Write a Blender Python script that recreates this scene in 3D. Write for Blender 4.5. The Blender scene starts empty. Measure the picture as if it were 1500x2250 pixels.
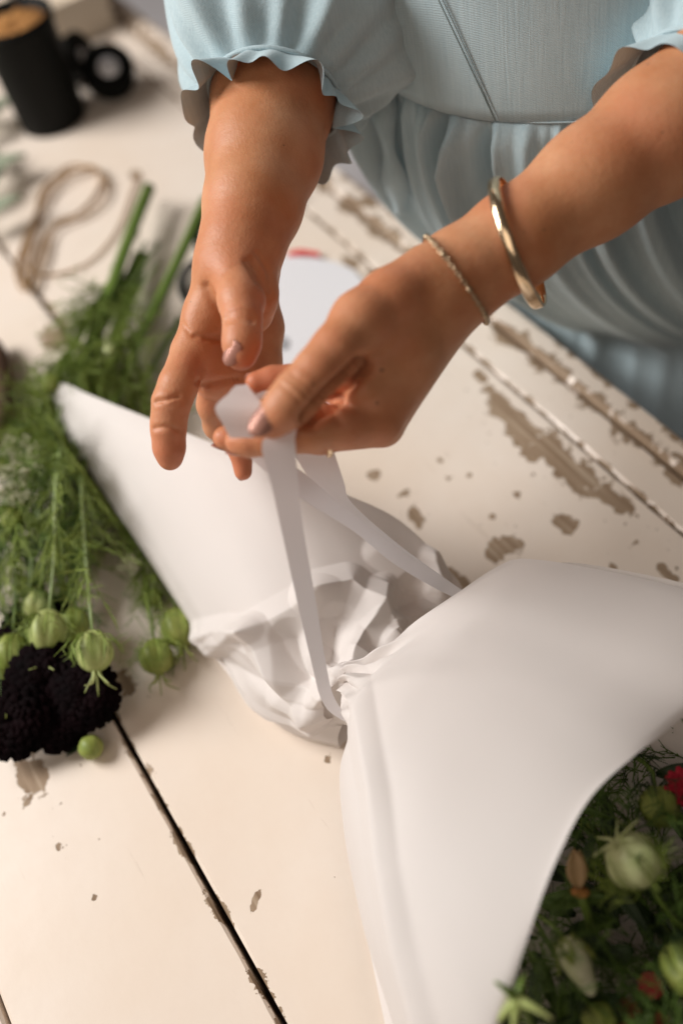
import bpy, math, random
import numpy as np
from mathutils import Vector, Matrix
random.seed(7); rng = np.random.default_rng(7)
S = bpy.context.scene
COL = S.collection

# ---------------------------------------------------------------- camera
PITCH, ROLL, CAM_H, LENS = math.radians(52), math.radians(15), .64, 35.0
FPX = 2250 * LENS / 36
_F = np.array([0, math.cos(PITCH), -math.sin(PITCH)])
_U0 = np.array([0, math.sin(PITCH), math.cos(PITCH)]); _R0 = np.array([1., 0, 0])
CR = math.cos(ROLL) * _R0 - math.sin(ROLL) * _U0
CU = math.sin(ROLL) * _R0 + math.cos(ROLL) * _U0
CC = np.array([0, 0, CAM_H])
cam = bpy.data.cameras.new('camera'); camo = bpy.data.objects.new('camera', cam); COL.objects.link(camo)
cam.sensor_fit = 'VERTICAL'; cam.sensor_height = 36; cam.sensor_width = 24; cam.lens = LENS
cam.clip_start = .02; cam.clip_end = 60
m = Matrix.Identity(4)
for i, v in enumerate((CR, CU, -_F)):
    for j in range(3): m[j][i] = v[j]
m.translation = Vector(CC); camo.matrix_world = m
cam.dof.use_dof = True; cam.dof.focus_distance = .615; cam.dof.aperture_fstop = 2.1
cam.dof.aperture_blades = 0
S.camera = camo

# ---------------------------------------------------------------- world, lamps, exposure
W = bpy.data.worlds.new('World'); S.world = W; W.use_nodes = True
bg = W.node_tree.nodes['Background']; bg.inputs[0].default_value = (1.0, .80, .66, 1); bg.inputs[1].default_value = .07
def area(name, loc, target, size, energy, color):
    l = bpy.data.lights.new(name, 'AREA'); l.shape = 'RECTANGLE'; l.size, l.size_y = size
    l.energy = energy; l.color = color
    o = bpy.data.objects.new(name, l); COL.objects.link(o); o.location = loc
    o.rotation_euler = (Vector(target) - Vector(loc)).to_track_quat('-Z', 'Y').to_euler()
    return o
area('window_light', (-2.15, 1.25, 1.95), (0, .55, .1), (1.5, 1.5), 113, (1.0, .965, .93))
area('room_fill', (-.75, -.75, 1.7), (.0, .45, .0), (1.4, 1.2), 6.5, (1.0, .85, .72))  # fill lamp added on the camera side to lift ribbon and bodice
S.view_settings.view_transform = 'Standard'; S.view_settings.look = 'None'
S.view_settings.exposure = 0; S.view_settings.gamma = 1; S.view_settings.use_curve_mapping = False
S.cycles.use_denoising = True
S.cycles.max_bounces = 8

# ---------------------------------------------------------------- placing helpers (point seen at x, y of the photograph at a depth / at a height)
def _ray(x, y): return _F + CR * (x - 750) / FPX + CU * (1125 - y) / FPX
def P(x, y, d): return CC + d * _ray(x, y)
def Q(x, y, z=0.):
    r = _ray(x, y); return CC + r * ((z - CAM_H) / r[2])
def unit(v): v = np.asarray(v, float); return v / (np.linalg.norm(v) + 1e-12)
ANG = math.radians(-69)
TD = np.array([math.cos(ANG), math.sin(ANG), 0]); TN = np.array([-math.sin(ANG), math.cos(ANG), 0])

# ---------------------------------------------------------------- mesh helpers
ORG = {}
def empty(name, loc=(0, 0, 0)):
    o = bpy.data.objects.new(name, None); COL.objects.link(o); o.location = loc
    o.empty_display_size = .02; ORG[o.name] = np.array(loc, float); return o
def tag(o, label=None, cat=None, group=None, kind=None):
    for k, v in (('label', label), ('category', cat), ('group', group), ('kind', kind)):
        if v: o[k] = v
    return o
def mk(name, v, f, mat, parent=None, smooth=True, org=None, solid=0, offset=-1):
    v = np.asarray(v, float)
    o_ = ORG[parent.name] if parent is not None else (np.array(org, float) if org is not None else np.zeros(3))
    me = bpy.data.meshes.new(name)
    me.from_pydata((v - o_).tolist(), [], [list(map(int, q)) for q in f])
    me.materials.append(mat)
    if smooth: me.polygons.foreach_set('use_smooth', [True] * len(me.polygons))
    me.update()
    o = bpy.data.objects.new(name, me); COL.objects.link(o)
    if parent is not None: o.parent = parent; ORG[o.name] = o_
    else: o.location = o_; ORG[o.name] = o_
    if solid:
        md = o.modifiers.new('thickness', 'SOLIDIFY'); md.thickness = solid; md.offset = offset
    return o
def grid_faces(n, m, wrap=False, base=0):
    f = []
    for i in range(n - 1):
        for j in range(m if wrap else m - 1):
            k = (j + 1) % m
            f.append((base + i * m + j, base + i * m + k, base + (i + 1) * m + k, base + (i + 1) * m + j))
    return f
def spline(pts, n):
    p = np.asarray(pts, float)
    if len(p) == 2:
        return p[0] + (p[1] - p[0]) * np.linspace(0, 1, n)[:, None]
    seg = np.linalg.norm(np.diff(p[:, :3], axis=0), axis=1) ** .5 + 1e-9
    t = np.concatenate([[0], np.cumsum(seg)])
    q = np.concatenate([[2 * p[0] - p[1]], p, [2 * p[-1] - p[-2]]])
    tt = np.concatenate([[t[0] - seg[0]], t, [t[-1] + seg[-1]]])
    u = np.linspace(t[0], t[-1], n * 8); out = []
    for x in u:
        i = min(max(np.searchsorted(t, x, side='right') - 1, 0), len(p) - 2)
        p0, p1, p2, p3 = q[i:i + 4]; t0, t1, t2, t3 = tt[i:i + 4]
        a1 = (t1 - x) / (t1 - t0) * p0 + (x - t0) / (t1 - t0) * p1
        a2 = (t2 - x) / (t2 - t1) * p1 + (x - t1) / (t2 - t1) * p2
        a3 = (t3 - x) / (t3 - t2) * p2 + (x - t2) / (t3 - t2) * p3
        b1 = (t2 - x) / (t2 - t0) * a1 + (x - t0) / (t2 - t0) * a2
        b2 = (t3 - x) / (t3 - t1) * a2 + (x - t1) / (t3 - t1) * a3
        out.append((t2 - x) / (t2 - t1) * b1 + (x - t1) / (t2 - t1) * b2)
    out = np.array(out)
    L = np.concatenate([[0], np.cumsum(np.linalg.norm(np.diff(out[:, :3], axis=0), axis=1))])
    s = np.linspace(0, L[-1], n)
    return np.stack([np.interp(s, L, out[:, k]) for k in range(p.shape[1])], 1)
def frames(path):
    path = np.asarray(path, float); t = np.gradient(path, axis=0)
    t /= np.linalg.norm(t, axis=1)[:, None] + 1e-12
    a = np.array([0, 0, 1.]) if abs(t[0][2]) < .9 else np.array([1., 0, 0])
    n = unit(np.cross(t[0], a)); N, B = [], []
    for i in range(len(path)):
        n = unit(n - t[i] * np.dot(n, t[i])); N.append(n); B.append(np.cross(t[i], n))
    return t, np.array(N), np.array(B)
def tube_vf(path, rad, n=8, caps=True, base=0):
    path = np.asarray(path, float); rad = np.broadcast_to(rad, (len(path),))
    t, N, B = frames(path); a = np.linspace(0, 2 * math.pi, n, endpoint=False)
    v = (path[:, None] + rad[:, None, None] * (N[:, None] * np.cos(a)[None, :, None] + B[:, None] * np.sin(a)[None, :, None])).reshape(-1, 3)
    f = grid_faces(len(path), n, True, base)
    if caps:
        f.append(tuple(base + i for i in range(n))[::-1]); f.append(tuple(base + (len(path) - 1) * n + i for i in range(n)))
    return v, f
class MB:
    def __init__(s): s.v = []; s.f = []; s.n = 0
    def add(s, v, f, shift=True):
        s.v.append(np.asarray(v, float)); s.f += [tuple(i + s.n for i in q) for q in f] if shift else f
        s.n += len(v)
    def tube(s, path, rad, n=8, caps=True): v, f = tube_vf(path, rad, n, caps); s.add(v, f)
    def build(s, name, mat, parent=None, **k): return mk(name, np.concatenate(s.v), s.f, mat, parent, **k)
def sphere_vf(c, r, axis=(0, 0, 1), nu=16, nv=10, lobes=0, amp=0., sq=1.0):
    ax = unit(axis); a = unit(np.cross(ax, [1, 0, .3])); b = np.cross(ax, a); v = []
    for i in range(nv + 1):
        th = math.pi * i / nv
        for j in range(nu):
            ph = 2 * math.pi * j / nu
            k = 1 + amp * (abs(math.cos(lobes * ph / 2)) - .5) * math.sin(th) if lobes else 1
            v.append(np.asarray(c) + r * (ax * (-math.cos(th)) * sq + (a * math.cos(ph) + b * math.sin(ph)) * math.sin(th) * k))
    return np.array(v), grid_faces(nv + 1, nu, True)
def box_vf(lo, hi, bev=.0):
    x0, y0, z0 = lo; x1, y1, z1 = hi; b = bev
    rings = [(z0, 0), (z1 - b, 0), (z1, b)] if b else [(z0, 0), (z1, 0)]
    v = []
    for z, k in rings: v += [(x0 + k, y0 + k, z), (x1 - k, y0 + k, z), (x1 - k, y1 - k, z), (x0 + k, y1 - k, z)]
    f = grid_faces(len(rings), 4, True); n = len(v)
    return np.array(v), f + [(3, 2, 1, 0), (n - 4, n - 3, n - 2, n - 1)]
def coons(A, B, L, Rr, n, m_):
    """A: s=0 (t 0..1), B: s=1, L: t=0 (s 0..1), Rr: t=1 -> (n,m,3)"""
    A, B = spline(A, m_), spline(B, m_); L, Rr = spline(L, n), spline(Rr, n)
    s = np.linspace(0, 1, n)[:, None, None]; t = np.linspace(0, 1, m_)[None, :, None]
    g = (1 - s) * A[None] + s * B[None] + (1 - t) * L[:, None] + t * Rr[:, None]
    return g - ((1 - s) * (1 - t) * A[0] + (1 - s) * t * A[-1] + s * (1 - t) * B[0] + s * t * B[-1])

# ---------------------------------------------------------------- material helpers
def mat(name, base=(.5, .5, .5), rough=.5, **kw):
    mt = bpy.data.materials.new(name); mt.use_nodes = True
    b = mt.node_tree.nodes['Principled BSDF']
    b.inputs['Base Color'].default_value = (*base, 1); b.inputs['Roughness'].default_value = rough
    for k, v in kw.items(): b.inputs[k.replace('_', ' ')].default_value = v
    return mt
class NT:
    def __init__(s, mt): s.t = mt.node_tree; s.b = s.t.nodes['Principled BSDF']
    def n(s, typ, **kw):
        nd = s.t.nodes.new(typ)
        for k, v in kw.items(): setattr(nd, k, v)
        return nd
    def link(s, a, b): s.t.links.new(a, b)
    def coord(s, kind='Object'): return s.n('ShaderNodeTexCoord').outputs[kind]
    def noise(s, scale, detail=4, rough=.55, vec=None, dist=0):
        nd = s.n('ShaderNodeTexNoise'); nd.inputs['Scale'].default_value = scale; nd.inputs['Detail'].default_value = detail
        nd.inputs['Roughness'].default_value = rough; nd.inputs['Distortion'].default_value = dist
        if vec is not None: s.link(vec, nd.inputs['Vector'])
        return nd
    def ramp(s, fac, stops):
        r = s.n('ShaderNodeValToRGB'); e = r.color_ramp.elements
        while len(e) < len(stops): e.new(.5)
        for el, (p, c) in zip(e, stops): el.position = p; el.color = (*c, 1) if len(c) == 3 else c
        s.link(fac, r.inputs[0]); return r.outputs[0]
    def math(s, op, a, b=None, c=None):
        nd = s.n('ShaderNodeMath', operation=op)
        for i, x in enumerate((a, b, c)):
            if x is None: continue
            if isinstance(x, (int, float)): nd.inputs[i].default_value = x
            else: s.link(x, nd.inputs[i])
        return nd.outputs[0]
    def mix(s, fac, a, b):
        nd = s.n('ShaderNodeMix', data_type='RGBA')
        for i, x in ((0, fac), (6, a), (7, b)):
            if isinstance(x, tuple): nd.inputs[i].default_value = (*x, 1)
            elif isinstance(x, (int, float)): nd.inputs[i].default_value = x
            else: s.link(x, nd.inputs[i])
        return nd.outputs[2]
    def bump(s, h, strength=.3, dist=.001):
        nd = s.n('ShaderNodeBump'); nd.inputs['Strength'].default_value = strength; nd.inputs['Distance'].default_value = dist
        s.link(h, nd.inputs['Height']); s.link(nd.outputs[0], s.b.inputs['Normal'])
    def color(s, c): s.link(c, s.b.inputs['Base Color'])
def varied(name, a, b, scale=60, rough=.5, bump=.0, **kw):
    mt = mat(name, a, rough, **kw); t = NT(mt); c = t.coord()
    nz = t.noise(scale, 5, .6, c); t.color(t.ramp(nz.outputs[0], [(.3, a), (.7, b)]))
    if bump: t.bump(nz.outputs[0], bump, .001)
    return mt

# ---------------------------------------------------------------- materials
def uv(x, y):
    q = Q(x, y, 0); return float(q @ TD), float(q @ TN)
CHIPS_AND_SHADE = []      # worn patches of the table top and one painted pod shadow: (u, v, half length u, half width v, turn)
def chip_shade(x, y, rx, ry, turn=0):
    u, v = uv(x, y); d = (Q(x, y) - CC) @ _F; CHIPS_AND_SHADE.append((u, v, rx * d / FPX, ry * d / FPX, turn))
for c in [(1115, 905, 85, 26, 0), (1150, 950, 42, 40, 0), (1165, 995, 26, 24, 0), (1215, 985, 55, 30, 0), (1275, 1045, 75, 36, .2),
          (1340, 1095, 60, 18, 0), (1372, 1112, 22, 20, 0), (1240, 1150, 24, 23, 0), (1108, 1200, 36, 26, .6), (1085, 1225, 26, 14, 0),
          (912, 1130, 14, 30, 1.2), (885, 1085, 10, 16, 0), (820, 1045, 12, 14, 0), (1465, 1262, 26, 14, 0), (1345, 1245, 14, 9, 0),
          (1055, 825, 20, 14, 0), (1090, 865, 50, 9, .1), (70, 1700, 60, 38, -.35), (205, 1973, 8, 8, 0), (560, 1980, 24, 8, -.9),
          (130, 1860, 12, 8, 0), (270, 1500, 36, 24, 0), (115, 745, 34, 30, 0), (965, 1010, 9, 8, 0), (1030, 1045, 8, 7, 0), (985, 1050, 7, 7, 0),  # patch right of the dark blooms is the pods' cast shadow, painted in
          (1080, 1135, 10, 9, 0), (1135, 1085, 12, 8, 0), (805, 450, 26, 20, 0), (770, 575, 26, 12, 0), (820, 600, 24, 14, 0),
          (715, 1960, 5, 6, 0), (850, 2180, 7, 7, 0), (1010, 1275, 40, 14, 0), (1395, 1195, 9, 8, 0), (720, 1670, 9, 7, 0), (300, 385, 18, 14, 0)]:
    chip_shade(*c)
def table_paint():
    mt = mat('chipped_white_paint', (.7, .6, .52), .42); t = NT(mt); c = t.coord()
    wa = t.n('ShaderNodeAttribute'); wa.attribute_name = 'wear'
    dn = t.noise(60, 6, .65, c); dn2 = t.noise(16, 3, .6, c)
    acc = t.math('ADD', wa.outputs['Fac'], t.math('ADD', t.math('MULTIPLY', t.math('SUBTRACT', dn.outputs[0], .5), 3.4), t.math('MULTIPLY', t.math('SUBTRACT', dn2.outputs[0], .5), 1.0)))
    m1 = t.math('LESS_THAN', acc, 1.0)
    fleck = t.noise(170, 3, .6, c)                      # flecks scattered round each patch
    m0 = t.math('MULTIPLY', t.math('LESS_THAN', wa.outputs['Fac'], 3.0), t.math('GREATER_THAN', fleck.outputs[0], .69))
    # worn arrises along the board edges
    sp = t.n('ShaderNodeSeparateXYZ'); t.link(c, sp.inputs[0])
    en = t.noise(38, 5, .7, c)
    best = None
    for v0, wd in ((-.0545, .004), (.0845, .0045), (.3695, .003), (.4065, .010), (.4335, .008)):
        ds = t.math('ABSOLUTE', t.math('SUBTRACT', sp.outputs[1], v0))
        ds = t.math('SUBTRACT', ds, t.math('MULTIPLY', t.math('SUBTRACT', en.outputs[0], .42), wd * 7))
        best = ds if best is None else t.math('MINIMUM', best, ds)
    m2 = t.math('LESS_THAN', best, .0)
    sn = t.noise(95, 2, .5, c); m3 = t.math('GREATER_THAN', sn.outputs[0], .785)
    mask = t.math('MAXIMUM', t.math('MAXIMUM', m0, m1), t.math('MAXIMUM', m2, m3))
    big = t.noise(5, 3, .5, c); mid = t.noise(35, 6, .65, c)
    paint = t.mix(t.math('MULTIPLY', mid.outputs[0], .5), t.ramp(big.outputs[0], [(.35, (.86, .745, .635)), (.65, (.89, .805, .725))]), (.76, .62, .50))
    # faint scuffs drawn along the boards
    st = t.n('ShaderNodeMapping'); st.inputs['Scale'].default_value = (6, 120, 1); t.link(c, st.inputs[0])
    sn2 = t.noise(1, 6, .7, st.outputs[0]); paint = t.mix(t.math('MULTIPLY', t.math('GREATER_THAN', sn2.outputs[0], .66), .35), paint, (.60, .49, .40))
    gm = t.n('ShaderNodeMapping'); gm.inputs['Scale'].default_value = (12, 220, 1); t.link(c, gm.inputs[0])
    gr = t.noise(1, 5, .6, gm.outputs[0])
    wood = t.ramp(gr.outputs[0], [(.3, (.20, .125, .07)), (.55, (.36, .26, .175)), (.7, (.50, .40, .30))])
    t.color(t.mix(mask, paint, wood))
    t.link(t.math('ADD', t.math('MULTIPLY', mask, .35), t.math('ADD', .30, t.math('MULTIPLY', mid.outputs[0], .2))), t.b.inputs['Roughness'])
    t.bump(t.math('ADD', t.math('MULTIPLY', mask, -1.0), t.math('MULTIPLY', mid.outputs[0], .25)), .8, .0011)
    return mt
M = {}
M['table'] = table_paint()
M['floor'] = varied('pale_grey_floor', (.62, .60, .62), (.70, .67, .68), 4, .6)
M['tablewood'] = varied('dark_table_wood', (.06, .035, .02), (.12, .07, .04), 30, .7)
def skin():
    mt = mat('skin', (.5, .28, .18), .48, Subsurface_Weight=.22, Subsurface_Scale=.006)
    t = NT(mt); t.b.inputs['Subsurface Radius'].default_value = (1.0, .35, .18); t.b.inputs['Specular IOR Level'].default_value = .40
    c = t.coord(); at = t.n('ShaderNodeAttribute'); at.attribute_name = 'red'
    n1 = t.noise(28, 4, .6, c); n2 = t.noise(260, 3, .6, c)
    n3 = t.noise(11, 3, .55, c)
    base = t.ramp(n1.outputs[0], [(.3, (.52, .20, .082)), (.7, (.645, .32, .17))])
    base = t.mix(t.math('MULTIPLY', t.math('MAXIMUM', t.math('SUBTRACT', n3.outputs[0], .45), 0.0), 2.2), base, (.60, .20, .11))
    red = t.mix(.5, base, (.60, .16, .085))
    col = t.mix(t.math('MINIMUM', t.math('MULTIPLY', at.outputs['Fac'], t.math('ADD', .55, n1.outputs[0])), 1.0), base, red)
    col = t.mix(t.math('MULTIPLY', t.math('SUBTRACT', n2.outputs[0], .35), .35), col, (.46, .19, .09))
    mole = t.noise(230, 0, .5, c); col = t.mix(t.math('MULTIPLY', t.math('GREATER_THAN', mole.outputs[0], .875), .6), col, (.16, .07, .04))
    t.color(col)
    vo = t.n('ShaderNodeTexVoronoi'); vo.inputs['Scale'].default_value = 900; t.link(c, vo.inputs['Vector'])
    h = t.math('ADD', t.math('MULTIPLY', vo.outputs['Distance'], .25), t.math('MULTIPLY', n2.outputs[0], 1.0))
    t.bump(h, .42, .0008)
    return mt
M['skin'] = skin()
M['nail'] = mat('mauve_nail_polish', (.42, .20, .15), .30, Metallic=.3)
_t = NT(M['nail']); _n = _t.noise(1500, 2, .6, _t.coord()); _t.bump(_n.outputs[0], .5, .0004)
def gold(name, c, r):
    mt = mat(name, c, r, Metallic=1.0); t = NT(mt); nz = t.noise(180, 3, .6, t.coord()); t.bump(nz.outputs[0], .25, .0006); return mt
M['gold'] = gold('pale_gold', (.86, .66, .44), .17)
M['silver'] = gold('worn_silver_gold', (.50, .38, .25), .30)
def paper():
    mt = mat('white_wrapping_paper', (.83, .79, .775), .62); t = NT(mt); c = t.coord()
    n1 = t.noise(7, 3, .5, c); t.color(t.ramp(n1.outputs[0], [(.3, (.84, .785, .755)), (.7, (.87, .825, .80))]))
    n2 = t.noise(900, 2, .5, c); t.bump(n2.outputs[0], .06, .0003)
    tr = t.n('ShaderNodeBsdfTranslucent'); tr.inputs[0].default_value = (.80, .72, .66, 1)
    mx = t.n('ShaderNodeMixShader'); mx.inputs[0].default_value = .24
    out = t.t.nodes['Material Output']; t.link(t.b.outputs[0], mx.inputs[1]); t.link(tr.outputs[0], mx.inputs[2]); t.link(mx.outputs[0], out.inputs[0])
    return mt
M['paper'] = paper()
def ribbon():
    mt = mat('white_satin', (.88, .86, .88), .34, Sheen_Weight=.3); t = NT(mt); c = t.coord()
    n2 = t.noise(1400, 2, .5, c); t.bump(n2.outputs[0], .08, .0003)
    tr = t.n('ShaderNodeBsdfTranslucent'); tr.inputs[0].default_value = (.90, .87, .90, 1)
    mx = t.n('ShaderNodeMixShader'); mx.inputs[0].default_value = .42
    out = t.t.nodes['Material Output']; t.link(t.b.outputs[0], mx.inputs[1]); t.link(tr.outputs[0], mx.inputs[2]); t.link(mx.outputs[0], out.inputs[0])
    return mt
M['ribbon'] = ribbon()
def denim():
    mt = mat('pale_blue_denim', (.5, .57, .58), .8, Sheen_Weight=.25); t = NT(mt); c = t.coord()
    mp = t.n('ShaderNodeMapping'); mp.inputs['Rotation'].default_value = (0, 0, math.radians(35)); t.link(c, mp.inputs[0])
    st = t.n('ShaderNodeMapping'); st.inputs['Scale'].default_value = (700, 700, 25); t.link(mp.outputs[0], st.inputs[0])
    n1 = t.noise(1, 3, .6, st.outputs[0]); n2 = t.noise(22, 4, .6, c)
    wv = t.n('ShaderNodeTexWave', wave_type='BANDS', bands_direction='DIAGONAL'); wv.inputs['Scale'].default_value = 420; wv.inputs['Distortion'].default_value = 2.5
    wv.inputs['Detail'].default_value = 1; t.link(c, wv.inputs['Vector'])
    a = t.ramp(n1.outputs[0], [(.25, (.37, .50, .555)), (.75, (.50, .62, .66))])
    a = t.mix(t.math('MULTIPLY', wv.outputs['Fac'], .12), a, (.30, .42, .465))
    t.color(t.mix(t.math('MULTIPLY', n2.outputs[0], .4), a, (.50, .63, .665)))
    t.bump(t.math('ADD', n1.outputs[0], t.math('MULTIPLY', wv.outputs['Fac'], .4)), .5, .0006)
    return mt
M['denim'] = denim()
M['thread'] = mat('grey_stitch_thread', (.20, .24, .23), .8)
M['stem'] = varied('green_stem', (.10, .17, .025), (.16, .24, .04), 40, .5)
M['stem_pale'] = varied('pale_green_stem', (.24, .34, .12), (.34, .42, .18), 40, .5)
M['leaf'] = varied('feathery_green', (.14, .22, .024), (.32, .40, .085), 25, .55)
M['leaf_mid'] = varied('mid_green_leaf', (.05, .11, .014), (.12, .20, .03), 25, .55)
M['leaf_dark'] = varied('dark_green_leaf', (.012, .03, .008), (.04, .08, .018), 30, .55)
def podmat(name, a, b, st):
    mt = varied(name, a, b, 70, .5, .1); t = NT(mt); return mt
M['pod'] = podmat('pale_green_pod', (.30, .38, .10), (.46, .50, .20), 0)
M['pod_dark'] = podmat('olive_green_pod', (.18, .25, .04), (.32, .35, .085), 0)
M['pod_white'] = podmat('whitish_green_pod', (.42, .50, .20), (.62, .64, .36), 0)
M['black_petal'] = varied('blackish_burgundy_petal', (.0015, .0007, .001), (.007, .0014, .0025), 60, .85, Specular_IOR_Level=.08)
M['red_petal'] = varied('crimson_petal', (.34, .004, .02), (.52, .012, .04), 80, .7)
M['white_petal'] = varied('cream_petal', (.42, .43, .26), (.58, .57, .40), 80, .6)
M['tan_leaf'] = varied('dry_tan_leaf', (.42, .27, .13), (.55, .38, .21), 60, .7)
M['black_plastic'] = mat('black_plastic', (.004, .0045, .004), .6, Specular_IOR_Level=.12)
M['moss'] = varied('orange_brown_fibre', (.20, .075, .015), (.55, .27, .08), 90, .9, .6)
M['twine'] = varied('jute_twine', (.30, .17, .07), (.45, .28, .13), 200, .9, .3)
M['sage'] = varied('sage_green_leaf', (.22, .26, .17), (.32, .36, .26), 30, .7)
M['card'] = mat('white_card', (.80, .79, .82), .5)
M['red_print'] = mat('red_print', (.75, .04, .04), .5)
M['grey_print'] = mat('grey_print', (.40, .40, .42), .5)
M['cream_box'] = varied('cream_cardboard', (.62, .53, .42), (.70, .61, .50), 14, .7)
M['steel'] = mat('steel', (.55, .55, .56), .25, Metallic=1.0)
M['brown'] = varied('brown_dry_bark', (.05, .022, .01), (.12, .055, .025), 60, .8)

# ---------------------------------------------------------------- setting: floor and table
v, f = box_vf((-4, -3, -.80), (4, 5, -.75)); fl = mk('floor', v, f, M['floor'], smooth=False); tag(fl, kind='structure')
table = empty('table'); table.rotation_euler = (0, 0, ANG)
tag(table, 'white painted board table with chipped brown wear, under everything', 'table')
def tpart(name, v, f, mt):
    me = bpy.data.meshes.new(name); me.from_pydata(np.asarray(v).tolist(), [], [list(map(int, q)) for q in f]); me.materials.append(mt); me.update()
    o = bpy.data.objects.new(name, me); COL.objects.link(o); o.parent = table; return o
U0, U1 = -1.75, .75
def wear_shade_field(u, v):
    w = np.full(u.shape, 6.)
    for (cu, cv, a, b, turn) in CHIPS_AND_SHADE:
        du, dv = u - cu, v - cv; c_, s_ = math.cos(turn), math.sin(turn)
        w = np.minimum(w, np.sqrt(((du * c_ + dv * s_) / a) ** 2 + ((-du * s_ + dv * c_) / b) ** 2))
    return w
def plank(v0, v1, z=0., bev=.0018):
    # a board whose long arrises waver a little, as worn wood does
    us = np.concatenate([np.linspace(U0, -1.2, 8), np.arange(-1.19, .25, .004), np.linspace(.26, U1, 8)]); n = len(us); vs = []
    w = lambda sd: (np.convolve(np.random.default_rng(sd).normal(0, 1, n + 14), np.ones(15) / 15, 'valid')) * .0012
    a, b = v0 + w(int(v0 * 1e4) % 97 + 3), v1 + w(int(v1 * 1e4) % 89 + 5)
    k = max(2, int((v1 - v0) / .004)) if v1 > -.2 else 2
    for i, u in enumerate(us):
        vs += [(u, v0, z - .028), (u, v0, z - bev)] + [(u, x, z) for x in np.linspace(a[i] + bev, b[i] - bev, k)] + [(u, v1, z - bev), (u, v1, z - .028)]
    f = grid_faces(n, k + 4, True); f = [q[::-1] for q in f]
    f.append(tuple(range(k + 4))); f.append(tuple(range((n - 1) * (k + 4), n * (k + 4)))[::-1])
    o = tpart('plank', vs, f, M['table']); vs = np.array(vs)
    at = o.data.attributes.new('wear', 'FLOAT', 'POINT'); at.data.foreach_set('value', wear_shade_field(vs[:, 0], vs[:, 1]).astype(np.float32))
    return o
for v0, v1 in ((-.62, -.4805), (-.478, -.340), (-.337, -.199), (-.196, -.0566), (-.0524, .0824), (.0864, .3683), (.3708, .4050)):
    plank(v0, v1, z=.0)
plank(.4078, .4325, z=.0045, bev=.003)
v, f = box_vf((U0 + .01, -.61, -.045), (U1 - .01, .425, -.0295)); tpart('gap_backing', v, f, M['tablewood'])  # dark board added below the planks so their gaps look shaded
for u0 in (-1.6, .5):
    v, f = box_vf((u0, -.6, -.075), (u0 + .07, .40, -.0455)); tpart('batten', v, f, M['tablewood'])
for (u0, v0) in ((-1.66, -.59), (-1.66, .34), (.63, -.59), (.63, .34)):
    v, f = box_vf((u0, v0, -.75), (u0 + .06, v0 + .06, -.0765)); tpart('leg', v, f, M['table'])

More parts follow.
